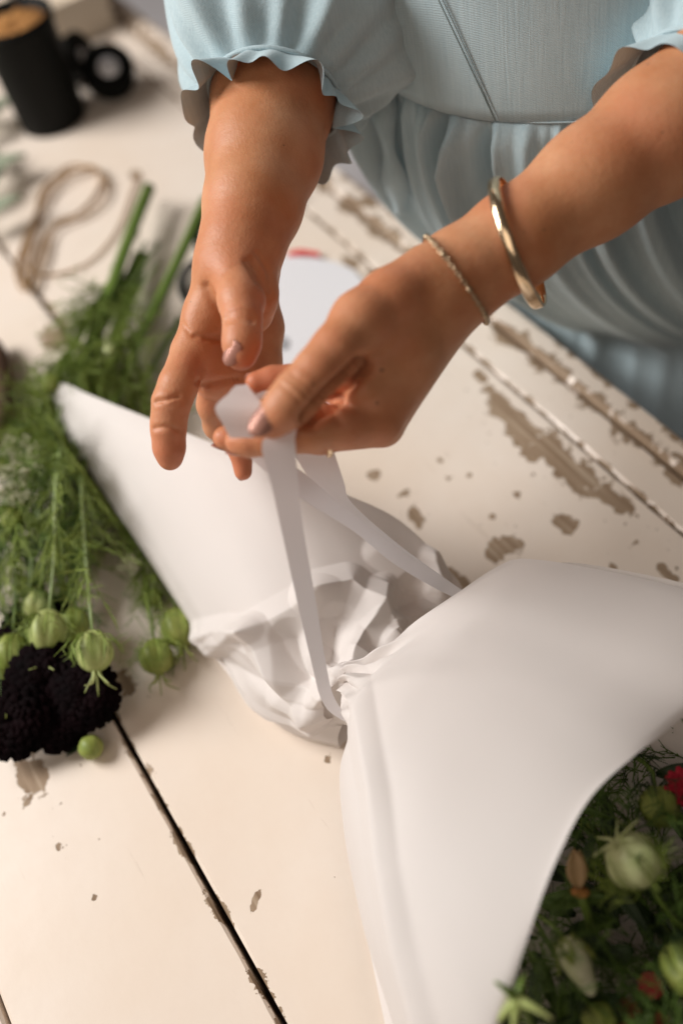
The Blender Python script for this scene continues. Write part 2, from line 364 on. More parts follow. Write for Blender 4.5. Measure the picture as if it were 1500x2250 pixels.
# ---------------------------------------------------------------- person: arms and hands as one skin surface
def smin(a, b, k):
    h = np.clip(.5 + .5 * (b - a) / k, 0, 1); return b + (a - b) * h - k * h * (1 - h)
class Vox:
    def __init__(s, pts, h, pad=.065):
        pts = np.asarray(pts); s.h = h; s.lo = pts.min(0) - pad
        s.n = np.ceil((pts.max(0) + pad - s.lo) / h).astype(int) + 1
        s.A = np.full(s.n, .03, np.float32)
    def chain(s, pts, rad, k, kin=.006, flat=None):
        pts = np.asarray(pts); r = max(rad) + .014 + k
        i0 = np.maximum(((pts.min(0) - r - s.lo) / s.h).astype(int), 0); i1 = np.minimum(((pts.max(0) + r - s.lo) / s.h).astype(int) + 1, s.n)
        ax = [s.lo[d] + s.h * np.arange(i0[d], i1[d]) for d in range(3)]
        X = np.stack(np.meshgrid(*ax, indexing='ij'), -1).astype(np.float32)
        loc = None
        for a, b, ra, rb in zip(pts[:-1], pts[1:], rad[:-1], rad[1:]):
            ab = b - a; q = X - a.astype(np.float32)
            t = np.clip((q @ ab.astype(np.float32)) / (ab @ ab), 0, 1)
            q = q - t[..., None] * ab.astype(np.float32)
            l2 = (q * q).sum(-1)
            if flat is not None:
                c = q @ unit(flat[0]).astype(np.float32); l2 = l2 + (flat[1] ** 2 - 1) * c * c
            d = np.sqrt(l2) - (ra + (rb - ra) * t)
            loc = d if loc is None else smin(loc, d, kin)
        sl = tuple(slice(a, b) for a, b in zip(i0, i1))
        s.A[sl] = smin(s.A[sl], loc.astype(np.float32), k)
    def mesh(s):
        A = s.A; ins = A < 0; c = np.zeros(np.array(A.shape) - 1, np.int8)
        offs = [(i, j, k) for i in (0, 1) for j in (0, 1) for k in (0, 1)]
        sub = lambda B, o: B[o[0]:B.shape[0] - 1 + o[0], o[1]:B.shape[1] - 1 + o[1], o[2]:B.shape[2] - 1 + o[2]]
        for o in offs: c += sub(ins, o).astype(np.int8)
        mixed = (c > 0) & (c < 8); cells = np.argwhere(mixed); idx = np.full(c.shape, -1, np.int64); idx[mixed] = np.arange(len(cells))
        acc = np.zeros((len(cells), 3)); cnt = np.zeros(len(cells))
        for o in offs:
            for d in range(3):
                if o[d]: continue
                p = list(o); p[d] = 1
                va = A[cells[:, 0] + o[0], cells[:, 1] + o[1], cells[:, 2] + o[2]]; vb = A[cells[:, 0] + p[0], cells[:, 1] + p[1], cells[:, 2] + p[2]]
                m_ = (va < 0) != (vb < 0); t = np.where(m_, va / np.where(m_, va - vb, 1), 0)
                pos = cells + np.array(o, float); pos[:, d] += t
                acc[m_] += pos[m_]; cnt[m_] += 1
        v = s.lo + s.h * acc / cnt[:, None]
        F = []
        for d in range(3):
            e = [slice(1, -1)] * 3; e[d] = slice(None, -1); e2 = list(e); e2[d] = slice(1, None)
            i_a = ins[tuple(e)]; i_b = ins[tuple(e2)]
            ed = np.argwhere(i_a != i_b); 
            if not len(ed): continue
            st = i_a[tuple(ed.T)]
            base = ed + 1; base[:, d] -= 1
            d1, d2 = (d + 1) % 3, (d + 2) % 3
            q = []
            for a, b in ((-1, -1), (0, -1), (0, 0), (-1, 0)):
                cc = base.copy(); cc[:, d1] += a; cc[:, d2] += b; q.append(idx[tuple(cc.T)])
            q = np.stack(q, 1); q[~st] = q[~st][:, ::-1]; F.append(q)
        return v, np.concatenate(F)
def smooth_mesh(v, F, it=2, lam=.5):
    for _ in range(it):
        acc = np.zeros_like(v); cnt = np.zeros(len(v))
        for a, b in ((0, 1), (1, 2), (2, 3), (3, 0)):
            np.add.at(acc, F[:, a], v[F[:, b]]); np.add.at(acc, F[:, b], v[F[:, a]]); np.add.at(cnt, F[:, a], 1); np.add.at(cnt, F[:, b], 1)
        v = v + lam * (acc / np.maximum(cnt, 1)[:, None] - v)
    return v
def vnormals(v, F):
    n = np.cross(v[F[:, 2]] - v[F[:, 0]], v[F[:, 3]] - v[F[:, 1]]); o = np.zeros_like(v)
    for k in range(4): np.add.at(o, F[:, k], n)
    return o / (np.linalg.norm(o, axis=1)[:, None] + 1e-12)
def J(*pts): return np.array([P(x, y, d) for x, y, d, r in pts]), [r for x, y, d, r in pts]
def carve(v, F, creases):
    n = vnormals(v, F)
    for pts, depth, width in creases:
        w = spline([P(*p) for p in pts], 14)
        box = np.all((v > w.min(0) - .03) & (v < w.max(0) + .03), axis=1); ids = np.where(box)[0]
        if not len(ids): continue
        x = v[ids]; d2 = np.full(len(ids), 1.)
        for a, b in zip(w[:-1], w[1:]):
            ab = b - a; t = np.clip((x - a) @ ab / (ab @ ab), 0, 1); q = x - a - t[:, None] * ab
            dz = q @ _F; q = q - dz[:, None] * _F      # a crease runs wherever the skin lies under its line
            d2 = np.minimum(d2, (q * q).sum(1) + np.where(np.abs(dz) < .026, 0, 1))
        g = np.exp(-d2 / (1.15 * width) ** 2) * (n[ids] @ -_F > .05)
        v[ids] -= (1.6 * depth * g)[:, None] * n[ids]
    return v
VH = .0011
# right hand of the woman (left in the picture)
handA = dict(
    fore=((690, -120, .70, .041), (650, -20, .69, .041), (625, 100, .675, .0395), (600, 220, .655, .0385), (580, 340, .637, .0355), (556, 450, .62, .0290), (530, 545, .607, .0240), (516, 592, .602, .0225)),
    m2=((498, 598, .604, .0185), (458, 690, .607, .0140), (422, 772, .605, .0125)),
    m3=((515, 610, .612, .0185), (495, 730, .622, .0140), (476, 832, .626, .0125)),
    m4=((530, 610, .620, .0185), (535, 730, .636, .0140), (535, 836, .640, .0125)),
    m5=((545, 612, .627, .0180), (572, 720, .646, .0140), (578, 800, .652, .0122)),
    pad=((432, 788, .605, .0120), (478, 824, .617, .0125), (535, 828, .633, .0125), (572, 800, .645, .0115)),
    thenar=((528, 600, .596, .0170), (550, 650, .596, .0155), (556, 690, .604, .0120)),
    thumb=((518, 596, .592, .0165), (530, 662, .575, .0130), (533, 703, .567, .0105), (532, 738, .563, .0101), (531, 760, .561, .0098), (530, 782, .560, .0083)),
    index=((422, 772, .605, .0125), (392, 845, .590, .0113), (377, 884, .587, .0110), (371, 925, .589, .0100), (370, 948, .590, .0096), (372, 985, .593, .0092), (374, 1007, .595, .0074)),
    middle=((476, 832, .624, .0120), (468, 890, .640, .0100), (478, 935, .655, .0090), (495, 965, .672, .0075)),
    ring=((535, 836, .637, .0120), (528, 900, .648, .0092), (529, 985, .652, .0082), (534, 1036, .655, .0060)),
    pinky=((576, 805, .648, .0125), (588, 860, .672, .0085), (600, 920, .69, .0070)))
handB = dict(
    fore=((1760, 60, .575, .0410), (1600, 180, .571, .0388), (1450, 292, .567, .0354), (1300, 402, .563, .0304), (1130, 527, .558, .0256), (1010, 607, .555, .0245), (955, 648, .550, .0235)),
    m2=((960, 640, .545, .0200), (880, 750, .537, .0165), (800, 852, .532, .0135)),
    m3=((965, 655, .55, .0200), (890, 795, .546, .0165), (828, 925, .542, .0138)),
    m4=((975, 660, .56, .0190), (838, 932, .560, .0130)),
    m5=((985, 660, .568, .0180), (850, 915, .580, .0125)),
    thumb=((945, 615, .543, .0195), (860, 665, .532, .0180), (795, 708, .523, .0165), (738, 773, .513, .0132), (700, 815, .509, .0122), (655, 865, .507, .0120), (625, 897, .507, .0108), (598, 925, .509, .0092)),
    index=((800, 852, .532, .0135), (700, 840, .554, .0098), (640, 834, .557, .0080), (600, 834, .556, .0074), (563, 840, .554, .0062)),
    middle=((828, 925, .542, .0138), (760, 935, .535, .0125), (690, 942, .531, .0118), (640, 952, .532, .0104), (590, 962, .535, .0094), (545, 968, .537, .0086), (522, 970, .538, .0070)),
    ring=((838, 932, .560, .0130), (705, 962, .556, .0088), (580, 968, .558, .0080), (515, 963, .557, .0076), (493, 962, .556, .0066)),
    pinky=((850, 915, .580, .0125), (760, 945, .598, .0088), (690, 905, .60, .0078), (670, 880, .59, .0068)))
def build_hand(h, creases):
    allp = np.concatenate([J(*c)[0] for c in h.values()]); vx = Vox(allp, VH)
    for key in ('fore',): vx.chain(*J(*h[key]), k=.004, kin=.012)
    for key in ('m2', 'm3', 'm4', 'm5'): vx.chain(*J(*h[key]), k=.010, kin=.008)
    if 'pad' in h: vx.chain(*J(*h['pad']), k=.009, kin=.008)
    if 'thenar' in h: vx.chain(*J(*h['thenar']), k=.010, kin=.008)
    for key in ('index', 'middle', 'ring', 'pinky'): vx.chain(*J(*h[key]), k=.0016, kin=.004)
    vx.chain(*J(*h['thumb']), k=.0040, kin=.005)
    v, F = vx.mesh(); v = smooth_mesh(v, F, 3)
    v = carve(v, F, creases)
    return v, smooth_mesh(v, F, 1, .3), F
CRA = [([(345, 888, .588), (370, 880, .580), (402, 872, .585)], .0011, .0014), ([(352, 876, .588), (375, 894, .580), (398, 886, .585)], .0003, .0012),
       ([(342, 944, .590), (370, 940, .582), (398, 947, .586)], .0009, .0013),
       ([(432, 742, .60), (470, 746, .60), (505, 742, .60)], .0010, .0016), ([(455, 750, .60), (500, 752, .61)], .0006, .0014),
       ([(438, 852, .61), (480, 848, .62), (540, 838, .63)], .0012, .0018), ([(400, 710, .60), (420, 735, .60)], .0005, .0014),
       ([(498, 712, .575), (520, 704, .570), (552, 708, .570), (566, 716, .575)], .0009, .0013), ([(500, 722, .575), (525, 714, .570), (560, 720, .570)], .0007, .0012),
       ([(502, 702, .575), (530, 694, .570), (560, 698, .570)], .0005, .0012),
       ([(560, 590, .60), (580, 625, .60), (584, 660, .60), (574, 690, .60)], .0010, .0016), ([(545, 590, .60), (565, 620, .595), (572, 655, .595), (566, 680, .595)], .0008, .0015),
       ([(572, 575, .60), (594, 610, .60), (597, 650, .60)], .0007, .0015), ([(500, 615, .59), (530, 600, .59), (556, 604, .59)], .0003, .002),
       ([(458, 640, .6), (474, 668, .6), (494, 700, .6)], .0016, .0024)]
CRB = [([(628, 832, .50), (652, 848, .495), (682, 880, .50)], .0008, .0014), ([(640, 822, .50), (664, 840, .495), (694, 868, .50)], .0007, .0014), ([(618, 845, .50), (640, 862, .495), (665, 892, .50)], .0005, .0013),
       ([(798, 806, .52), (768, 838, .52), (722, 882, .52), (682, 928, .52)], .0040, .0036), ([(715, 870, .52), (735, 905, .52), (745, 925, .52)], .0008, .002),
       ([(735, 850, .52), (760, 885, .52)], .0007, .002)]
vA, vA2, FA = build_hand(handA, CRA); vB, vB2, FB = build_hand(handB, CRB)
# torso and upper arms under the dress, coarse, hidden by cloth
YAW = math.radians(-35); LX = np.array([math.cos(YAW), math.sin(YAW), 0]); NF = np.array([math.sin(YAW), -math.cos(YAW), 0])
BC = np.array([.235, .665, 0])
def bodice_section(z):
    h = (z - .26) / .26
    a = .14 + .03 * min(1, max(0, h * 1.6)); b = .11 + .008 * math.sin(min(1, max(0, h * 1.3)) * math.pi / 2)
    return BC + np.array([0, 0, z]) + NF * (-.012 * h) - LX * .02 * h, a, b
tv = []
nseg = 32; zs = np.linspace(.0, .60, 22)
for z in zs:
    c, a, b = bodice_section(max(z, .26)); c = c.copy(); c[2] = z; c = c + TN * max(0, (.26 - z)) * .55
    k = (.92 - .25 * min(1, (.27 - z) / .05) if z < .27 else .92) if z < .52 else .92 * math.sqrt(max(.02, 1 - ((z - .52) / .085) ** 2))
    for j in range(nseg):
        p = 2 * math.pi * j / nseg; tv.append(c + LX * a * k * math.sin(p) + NF * b * k * math.cos(p))
tf = grid_faces(len(zs), nseg, True) + [tuple(range(nseg)), tuple(range((len(zs) - 1) * nseg, len(zs) * nseg))[::-1]]
SHA = BC + np.array([0, 0, .54]) - LX * .15; SHB = BC + np.array([0, 0, .54]) + LX * .14
ua, fa = tube_vf(spline([P(690, -120, .70), P(700, -180, .71), (P(700, -180, .71) + SHA) / 2 - LX * .03, SHA], 12), np.linspace(.041, .05, 12), 20)
ub, fb = tube_vf(spline([P(1760, 60, .575), P(1800, 0, .585), (P(1800, 0, .585) + SHB) / 2 + LX * .03, SHB], 12), np.linspace(.043, .05, 12), 20)
mb = MB()
for vv, ff in ((vA2, FA.tolist()), (vB2, FB.tolist()), (np.array(tv), tf), (ua, fa), (ub, fb)): mb.add(vv, ff)
person = mb.build('person', M['skin'], org=BC + np.array([0, 0, -.0]))
tag(person, 'person in a pale blue denim dress tying ribbon with both hands over the table', 'person')
# redder skin at finger pads and palm
allv = np.concatenate(mb.v); red = np.zeros(len(allv))
for (x, y, d), r, s in (((374, 995, .589), .020, 1.0), ((380, 905, .580), .016, .5), ((470, 790, .605), .034, .45), ((535, 1030, .65), .022, 1.0), ((540, 790, .565), .016, .6),
                        ((510, 968, .532), .02, .6), ((560, 842, .55), .022, .8), ((490, 962, .55), .014, .7), ((740, 880, .525), .02, .2), ((600, 940, .505), .016, .5), ((465, 860, .62), .02, .4)):
    dd = np.linalg.norm(allv - P(x, y, d), axis=1); red = np.maximum(red, s * np.exp(-(dd / r) ** 2))
at = person.data.attributes.new('red', 'FLOAT', 'POINT'); at.data.foreach_set('value', red.astype(np.float32))

def nail(c, L, n, length, width, label=None, over=.25, rad=None):
    """curved almond nail: c = middle of the nail bed, L = direction to the tip, n = outward"""
    n = unit(n); L = unit(np.asarray(L) - n * np.dot(L, n)); Wd = np.cross(n, L); rad = rad or width * .62; g = []
    nv, nu = 12, 9
    for i in range(nv):
        t = i / (nv - 1); x = t * 2 - 1
        hw = math.sqrt(max(0.03, 1 - abs(x) ** 2.6)) if t > .5 else math.sqrt(max(.05, 1 - abs(x) ** 4))
        for j in range(nu):
            u = (j / (nu - 1) * 2 - 1) * hw; a = u * (width / 2) / rad
            g.append(np.asarray(c) + L * (x * length / 2) + Wd * math.sin(a) * rad + n * ((math.cos(a) - 1) * rad - .10 * length * max(0, x) ** 2 * .6))
    o = mk('nail', np.array(g), grid_faces(nv, nu), M['nail'], person, solid=.0007, offset=0)
    return o
V = lambda r, u, fw: CR * r + CU * u + _F * fw
def on(c, r, n): return P(*c) + unit(n) * r
n_ = V(-.42, -.10, -.90); nail(on((526, 777, .5605), .0092, n_), V(-.55, -1, .3), n_, .0150, .0115)
n_ = V(-.10, .12, -.98); nail(on((588, 927, .509), .0098, n_), V(-.58, -.80, .0), n_, .0215, .0132)
n_ = V(-.72, -.30, .75); nail(on((374, 1001, .595), .0070, n_), V(.12, -1, .12), n_, .0110, .0085)
n_ = V(-.40, -.38, .9); nail(on((534, 1033, .655), .0058, n_), V(.0, -1, -.1), n_, .0105, .0075)
n_ = V(-.30, -.90, .30); nail(on((493, 963, .556), .0066, n_), V(-1, -.2, 0), n_, .0120, .0085)
n_ = V(-.10, -.95, .30); nail(on((522, 972, .538), .0071, n_), V(-1, -.1, 0), n_, .0125, .0090)
n_ = V(-.2, .65, .75); nail(on((563, 840, .554), .0060, n_), V(-1, .0, 0.1), n_, .0115, .0085)

# ---------------------------------------------------------------- dress
dress = empty('dress', tuple(BC)); dress.parent = person; dress.location = (0, 0, 0); ORG[dress.name] = BC.copy()
def bod_pt(ph, z, out=0.):
    c, a, b = bodice_section(z)
    return c + LX * (a + out) * math.sin(ph) + NF * (b + out) * math.cos(ph)
nz_, nph = 34, 90; bv = []
for i in range(nz_):
    z = .262 + (.56 - .262) * i / (nz_ - 1)
    for j in range(nph):
        ph = 2 * math.pi * j / nph
        w = .0012 * math.sin(5 * ph + z * 60) * math.exp(-(z - .262) / .03) + .0008 * math.sin(3 * ph - 40 * z)
        bv.append(bod_pt(ph, z, .003 + w))
bodice = mk('bodice', bv, grid_faces(nz_, nph, True), M['denim'], dress, solid=.0012)
# raised princess seam with stitches, and the waist seam cord
def seam(name, ph0, ph1, z0, z1):
    pts = [bod_pt(ph0 + (ph1 - ph0) * t, z0 + (z1 - z0) * t, .0038) for t in np.linspace(0, 1, 60)]
    s = MB(); s.tube(pts, .0005, 6); o = s.build(name, M['denim'], bodice)
    st = MB()
    for k in range(0, 170):
        t = k / 170; a = bod_pt(ph0 + (ph1 - ph0) * t - .016, z0 + (z1 - z0) * t, .0040); b = bod_pt(ph0 + (ph1 - ph0) * (t + .0042) - .016, z0 + (z1 - z0) * (t + .0042), .0040)
        st.tube([a, b], .0005, 4)
    q = st.build('stitching', M['thread'], bodice); q['kind'] = 'stuff'
seam('front_seam', math.radians(-2), math.radians(-22), .2625, .42)
ws = MB(); ws.tube([bod_pt(p, .2622, .0024) for p in np.linspace(-math.pi, math.pi, 120)], .0006, 6, False); ws.build('waist_seam', M['denim'], dress)
# gathered skirt falling behind the table edge
nz_, nph = 60, 560; sv = []
rg = np.random.default_rng(3)
def ring_noise(sd, w):
    a_ = np.random.default_rng(sd).normal(0, 1, nph); k_ = np.exp(-.5 * (np.arange(-4 * w, 4 * w + 1) / w) ** 2); a_ = np.convolve(np.concatenate([a_[-4 * w:], a_, a_[:4 * w]]), k_, 'valid'); return a_ / a_.std()
gf, gm1, gm2, gc1, gc2 = ring_noise(1, 2), ring_noise(2, 5), ring_noise(3, 5), ring_noise(4, 12), ring_noise(5, 12)
for i in range(nz_):
    t = i / (nz_ - 1); z = .262 - t * .82
    fl_ = min(1, (.262 - z) / .26)
    c = BC + np.array([0, 0, z]) + TN * (.165 * fl_ ** 2.0)
    e_ = .0035 * min(1, (.262 - z) / .012); a = .1415 + e_ + .02 * fl_ + .05 * t; b = .1115 + e_ + .045 * fl_ + .04 * t
    am = .0006 + .0115 * min(1, (.262 - z) / .022) + .006 * t
    for j in range(nph):
        ph = 2 * math.pi * j / nph
        q_ = (.262 - z); g = 1.05 * gf[j] * math.exp(-q_ / .09) + (.5 * gm1[j] * (1 - t) + .5 * gm2[j] * t) * min(1, q_ / .02) * (1 - .35 * fl_) + .6 * fl_ * (gc1[j] * (1 - t) + gc2[j] * t)
        r = am * g; o_ = unit(LX * math.sin(ph) / a + NF * math.cos(ph) / b)
        p = c + LX * a * math.sin(ph) + NF * b * math.cos(ph)
        lim = .452 if z < .02 else .452 - ((z - .02) / .24) ** .6 * .16
        nv_ = p @ TN
        if nv_ < lim: p = p + TN * (lim - nv_) * .9
        p = p + o_ * r
        if z < .02 and p @ TN < .439: p = p + TN * (.439 - p @ TN)
        sv.append(p)
skirt = mk('skirt', sv, [q[::-1] for q in grid_faces(nz_, nph, True)], M['denim'], dress, solid=.0012)
def sleeve(name, path, frill, seed, lob, fa=1.0):
    """puffed sleeve along path [(x,y,d,r)], gathered at its first ring, with a frill flaring past the cuff"""
    rg = np.random.default_rng(seed)
    w = spline([(*P(x, y, d), r) for x, y, d, r in path], 56); ctr, rad = w[:, :3], w[:, 3]
    t, N, B = frames(ctr); na = 150; v = []
    p1, p2, p3, p4 = rg.uniform(0, 6.28, 4)
    L = np.concatenate([[0], np.cumsum(np.linalg.norm(np.diff(ctr, axis=0), axis=1))])
    for i in range(56):
        e = math.exp(-L[i] / .020); s = L[i]
        for j in range(na):
            a = 2 * math.pi * j / na
            r = rad[i] + (1 - math.exp(-s / .006)) * .0075 * math.exp(-s / .03) * math.sin(17 * a + p1 + 1.2 * math.sin(2 * a)) + (1 - e) * (.013 * (.75 - abs(math.sin(2.5 * a + 13 * s + p2))) + .009 * (.7 - abs(math.sin(4 * a - 20 * s + p3))) + .006 * math.sin(3 * a + 18 * s + p4))
            v.append(ctr[i] + r * (N[i] * math.cos(a) + B[i] * math.sin(a)))
    o = mk(name, v, grid_faces(56, na, True), M['denim'], dress)
    # frill: continues from the cuff outward along the forearm
    fw = spline([(*P(x, y, d), r) for x, y, d, r in frill], 14); ctr, rad = fw[:, :3], fw[:, 3]
    t, N2, B2 = frames(ctr); N2[:] = N[0]; B2[:] = B[0]
    v = []; na = 260
    for i in range(14):
        q = i / 13
        for j in range(na):
            a = 2 * math.pi * j / na
            g = (.65 + .5 * math.sin(3 * a + p4)) * math.sin(lob * a + p1 + 1.9 * math.sin(2 * a + p2)) + .55 * math.sin((lob + 5) * a + p3 + 1.4 * math.sin(3 * a)) + .35 * math.sin(4 * a + p2)
            r = rad[i] + fa * g * (.0010 + .0066 * q ** .8)
            v.append(ctr[i] + r * (N2[i] * math.cos(a) + B2[i] * math.sin(a)) - t[i] * .003 * q * math.sin(lob * a + p2))
    mk('frill', v, [q[::-1] for q in grid_faces(14, na, True)], M['denim'], o)
    band = MB(); band.tube([fw[0, :3] + (fw[0, 3] + .001) * (N[0] * math.cos(a) + B[0] * math.sin(a)) for a in np.linspace(0, 2 * math.pi, 80)], .0016, 6, False)
    band.build('cuff_seam', M['denim'], o)
    return o
sleeve('sleeve', [(604, 225, .656, .0435), (609, 195, .6605, .058), (618, 150, .668, .073), (640, 85, .68, .083), (676, 0, .695, .089), (730, -120, .71, .088), (800, -280, .71, .08), (880, -480, .69, .075)],
       [(604, 225, .656, .0435), (598, 256, .651, .050), (592, 280, .647, .055)], 5, 11)
sleeve('sleeve', [(1535, 215, .584, .043), (1555, 190, .587, .054), (1590, 145, .592, .066), (1640, 75, .600, .074), (1700, -20, .61, .080), (1750, -200, .61, .083), (1760, -520, .61, .075)],
       [(1535, 215, .584, .043), (1500, 245, .584, .046), (1470, 270, .584, .0485)], 11, 4, .5)
# sash end hanging at the side of the waist
sh = spline([P(838, 175, .70), P(842, 260, .715), P(862, 360, .74), P(880, 470, .79)], 24); sg = []
for i, p in enumerate(sh):
    w = .008 + .003 * math.sin(i * .5)
    for k in (-1, 0, 1): sg.append(p + LX * w * k + NF * .002 * (k == 0))
mk('sash', sg, grid_faces(24, 3), M['denim'], dress, solid=.001, offset=0)

# ---------------------------------------------------------------- jewellery
def ring_frame(a, b): return unit(np.asarray(b) - np.asarray(a))
def band_ring(name, c, ax, rx, ry, e1, w, th, m_, nseg=96, open_=0.):
    ax = unit(ax); e1 = unit(np.asarray(e1) - ax * np.dot(e1, ax)); e2 = np.cross(ax, e1); v = []
    prof = [(-w, 0), (-w * .8, th), (-w * .3, th * 1.5), (w * .3, th * 1.5), (w * .8, th), (w, 0), (w * .8, -th * .5), (-w * .8, -th * .5)]
    for i in range(nseg):
        a = 2 * math.pi * i / nseg; d = e1 * math.cos(a) * rx + e2 * math.sin(a) * ry; o = unit(d)
        for x, h in prof: v.append(np.asarray(c) + d + ax * x + o * h)
    vv = np.array(v); f = []
    f = grid_faces(nseg, len(prof), True); n = (nseg - 1) * len(prof); k = len(prof)
    f += [(n + j, n + (j + 1) % k, (j + 1) % k, j) for j in range(k)]
    return mk(name, vv, [q[::-1] for q in f], m_, org=np.asarray(c))
axB = P(1300, 402, .563) - P(1010, 607, .555)
bg_c = P(1137, 534, .558)
bangle = band_ring('bangle', bg_c, V(.95, .31, -.40), .0372, .0345, V(.31, -.95, 0), .0035, .0008, M['gold'])
tag(bangle, 'pale gold bangle on the forearm in front of the dress', 'bracelet')
# fine chain bracelet: links around the wrist
cb = MB(); c0 = P(1000, 614, .5555); ax = unit(unit(axB) + V(.10, .10, -.25)); e1 = unit(V(.57, -.8, 0) - ax * np.dot(V(.57, -.8, 0), ax)); e2 = np.cross(ax, e1)
rel = vB2 - c0; near = np.abs(rel @ ax) < .002; an_ = np.arctan2(rel[near] @ e2, rel[near] @ e1); rr_ = np.hypot(rel[near] @ e1, rel[near] @ e2)
ok_ = rr_ < .05; an_, rr_ = an_[ok_], rr_[ok_]
def wrist_r(a):
    d = np.abs((an_ - a + math.pi) % (2 * math.pi) - math.pi); return float(rr_[d < .12].max()) + .0009
def wrist_p(a): return c0 + wrist_r(a) * (e1 * math.cos(a) + e2 * math.sin(a))
for i in range(80):
    a = 2 * math.pi * i / 80; p = wrist_p(a); tg = unit(-e1 * math.sin(a) + e2 * math.cos(a)); up = unit(ax if i % 2 else np.cross(ax, tg))
    cb.tube([p + tg * .0017 * math.cos(b) + up * .0011 * math.sin(b) for b in np.linspace(0, 2 * math.pi, 9)], .00048, 5, False)
chain = cb.build('chain_bracelet', M['silver'], org=c0); tag(chain, 'thin chain bracelet with small beads at the wrist', 'bracelet')
for i in range(9):
    p = wrist_p(2 * math.pi * (i + .3) / 9)
    v, f = sphere_vf(p, .0019, ax, 10, 6); mk('bead', v, [q[::-1] for q in f], M['silver'], chain)
rc = (P(838, 932, .560) + (P(705, 962, .556) - P(838, 932, .560)) * .9)
fr = band_ring('finger_ring', P(716, 966, .5563), P(838, 932, .560) - P(705, 962, .556), .0094, .0094, V(0, 1, 0), .0016, .0007, M['gold'], 48)
tag(fr, 'gold ring on a finger of the hand holding the ribbon', 'ring')

# ---------------------------------------------------------------- wrapped bouquet: paper
pap = empty('bouquet_wrap', tuple(Q(770, 1560, .0))); tag(pap, 'white paper wrap gathered at its waist, flaring at both ends on the table', 'paper wrap')
def QL(pts): return [Q(*p) for p in pts]
def tri(x): return np.abs((x % 1.0) * 2 - 1) * 2 - 1
def crumple(S_, T_, seed, n=5):
    rg = np.random.default_rng(seed); h = np.zeros_like(S_)
    wx = .06 * np.sin(7 * S_ + 3 * T_ + seed); wy = .06 * np.sin(6 * T_ - 4 * S_ + seed * 2)
    for i in range(n):
        a = rg.uniform(0, math.pi); fq = rg.uniform(1.2, 3.2)
        h += tri((math.cos(a) * (S_ + wx) + math.sin(a) * (T_ + wy)) * fq + rg.uniform()) / fq
    return h / n * 2
def sheet(name, A, B, L, R_, n, m_, bulge, seed=1, cr=None, mat_=None, parent=pap, drop=None, rid=None):
    g = coons(A, B, L, R_, n, m_); s = np.linspace(0, 1, n)[:, None] * np.ones((1, m_)); t = np.ones((n, 1)) * np.linspace(0, 1, m_)[None]
    if drop is not None: g[..., 2] = drop(s, t, g[..., 2])
    g[..., 2] += bulge(s, t)
    if cr is not None:
        nr = np.cross(np.gradient(g, axis=0), np.gradient(g, axis=1)); nr /= np.linalg.norm(nr, axis=-1)[..., None] + 1e-9
        g += nr * (cr(s, t) + (ridges(g, rid) if rid else 0))[..., None] * np.sign(nr[..., 2:3].mean())
    return mk(name, g.reshape(-1, 3), [q[::-1] for q in grid_faces(n, m_)], mat_ or M['paper'], parent)
def project(g):
    q = g - CC; d = q @ _F; return 750 + FPX * (q @ CR) / d, 1125 - FPX * (q @ CU) / d
def ridges(g, lst):
    x, y = project(g); h = np.zeros_like(x)
    for pts, amp, w in lst:
        pts = np.array(pts, float); best = np.full(x.shape, 1e9)
        for a, b in zip(pts[:-1], pts[1:]):
            ab = b - a; t = np.clip(((x - a[0]) * ab[0] + (y - a[1]) * ab[1]) / (ab @ ab), 0, 1)
            best = np.minimum(best, np.hypot(x - a[0] - t * ab[0], y - a[1] - t * ab[1]))
        h += amp * np.clip(1 - best / (.78 * w), 0, 1) * 1.1
    return h
ss = lambda x, a, b: (lambda q: q * q * (3 - 2 * q))(np.clip((x - a) / (b - a), 0, 1))
# stem end of the wrap (upper left)
T_ = [(118, 868, .045), (121, 845, .058), (140, 842, .064), (190, 864, .075), (250, 889, .088), (430, 961, .112), (560, 1014, .118), (680, 1062, .110), (770, 1092, .100), (870, 1140, .085), (950, 1212, .070), (1014, 1292, .055)]
L_ = [(118, 868, .045), (135, 925, .042), (165, 985, .038), (205, 1045, .035), (300, 1186, .030), (440, 1400, .025), (500, 1480, .022), (560, 1552, .022), (640, 1590, .030), (752, 1594, .045)]
W_ = [(752, 1594, .045), (716, 1566, .062), (722, 1520, .080), (765, 1485, .088), (830, 1450, .085), (900, 1420, .070), (960, 1400, .050)]
R_ = [(1014, 1292, .055), (1000, 1340, .050), (960, 1400, .050)]
RIDGE = [([(440, 1392), (500, 1380), (560, 1385)], .006, 42), ([(560, 1385), (585, 1450), (622, 1530), (690, 1590)], .010, 55), ([(690, 1305), (765, 1288), (825, 1335), (862, 1405)], .012, 70),
         ([(840, 1295), (795, 1395), (772, 1470)], .008, 50), ([(950, 1225), (962, 1300)], .006, 40), ([(870, 1370), (930, 1345), (1000, 1330)], .006, 40), ([(640, 1400), (660, 1500)], -.009, 55),
         ([(480, 1450), (560, 1505), (640, 1548)], -.007, 50), ([(520, 1390), (468, 1432)], .005, 34), ([(740, 1370), (718, 1450)], -.009, 55), ([(905, 1290), (880, 1340), (900, 1390)], -.006, 45),
         ([(560, 1385), (640, 1340), (700, 1310)], .005, 60), ([(700, 1440), (745, 1490), (700, 1540)], .007, 45), ([(450, 1405), (520, 1500), (610, 1590)], .004, 40), ([(830, 1210), (900, 1260), (990, 1290)], .004, 45)]
def cU(s, t):
    w = ss(s, .55, .80)
    return w * .0026 * crumple(s * .9, t * 1.5, 4, 5) + ss(s, .78, .97) * .0028 * tri(t * 6.7 + .25 * np.sin(8 * s)) * np.sin(np.pi * t) ** .5 + .0010 * np.sin(5 * s + 3 * t) + .0005 * crumple(s * 1.2, t * 1.1, 57, 4)
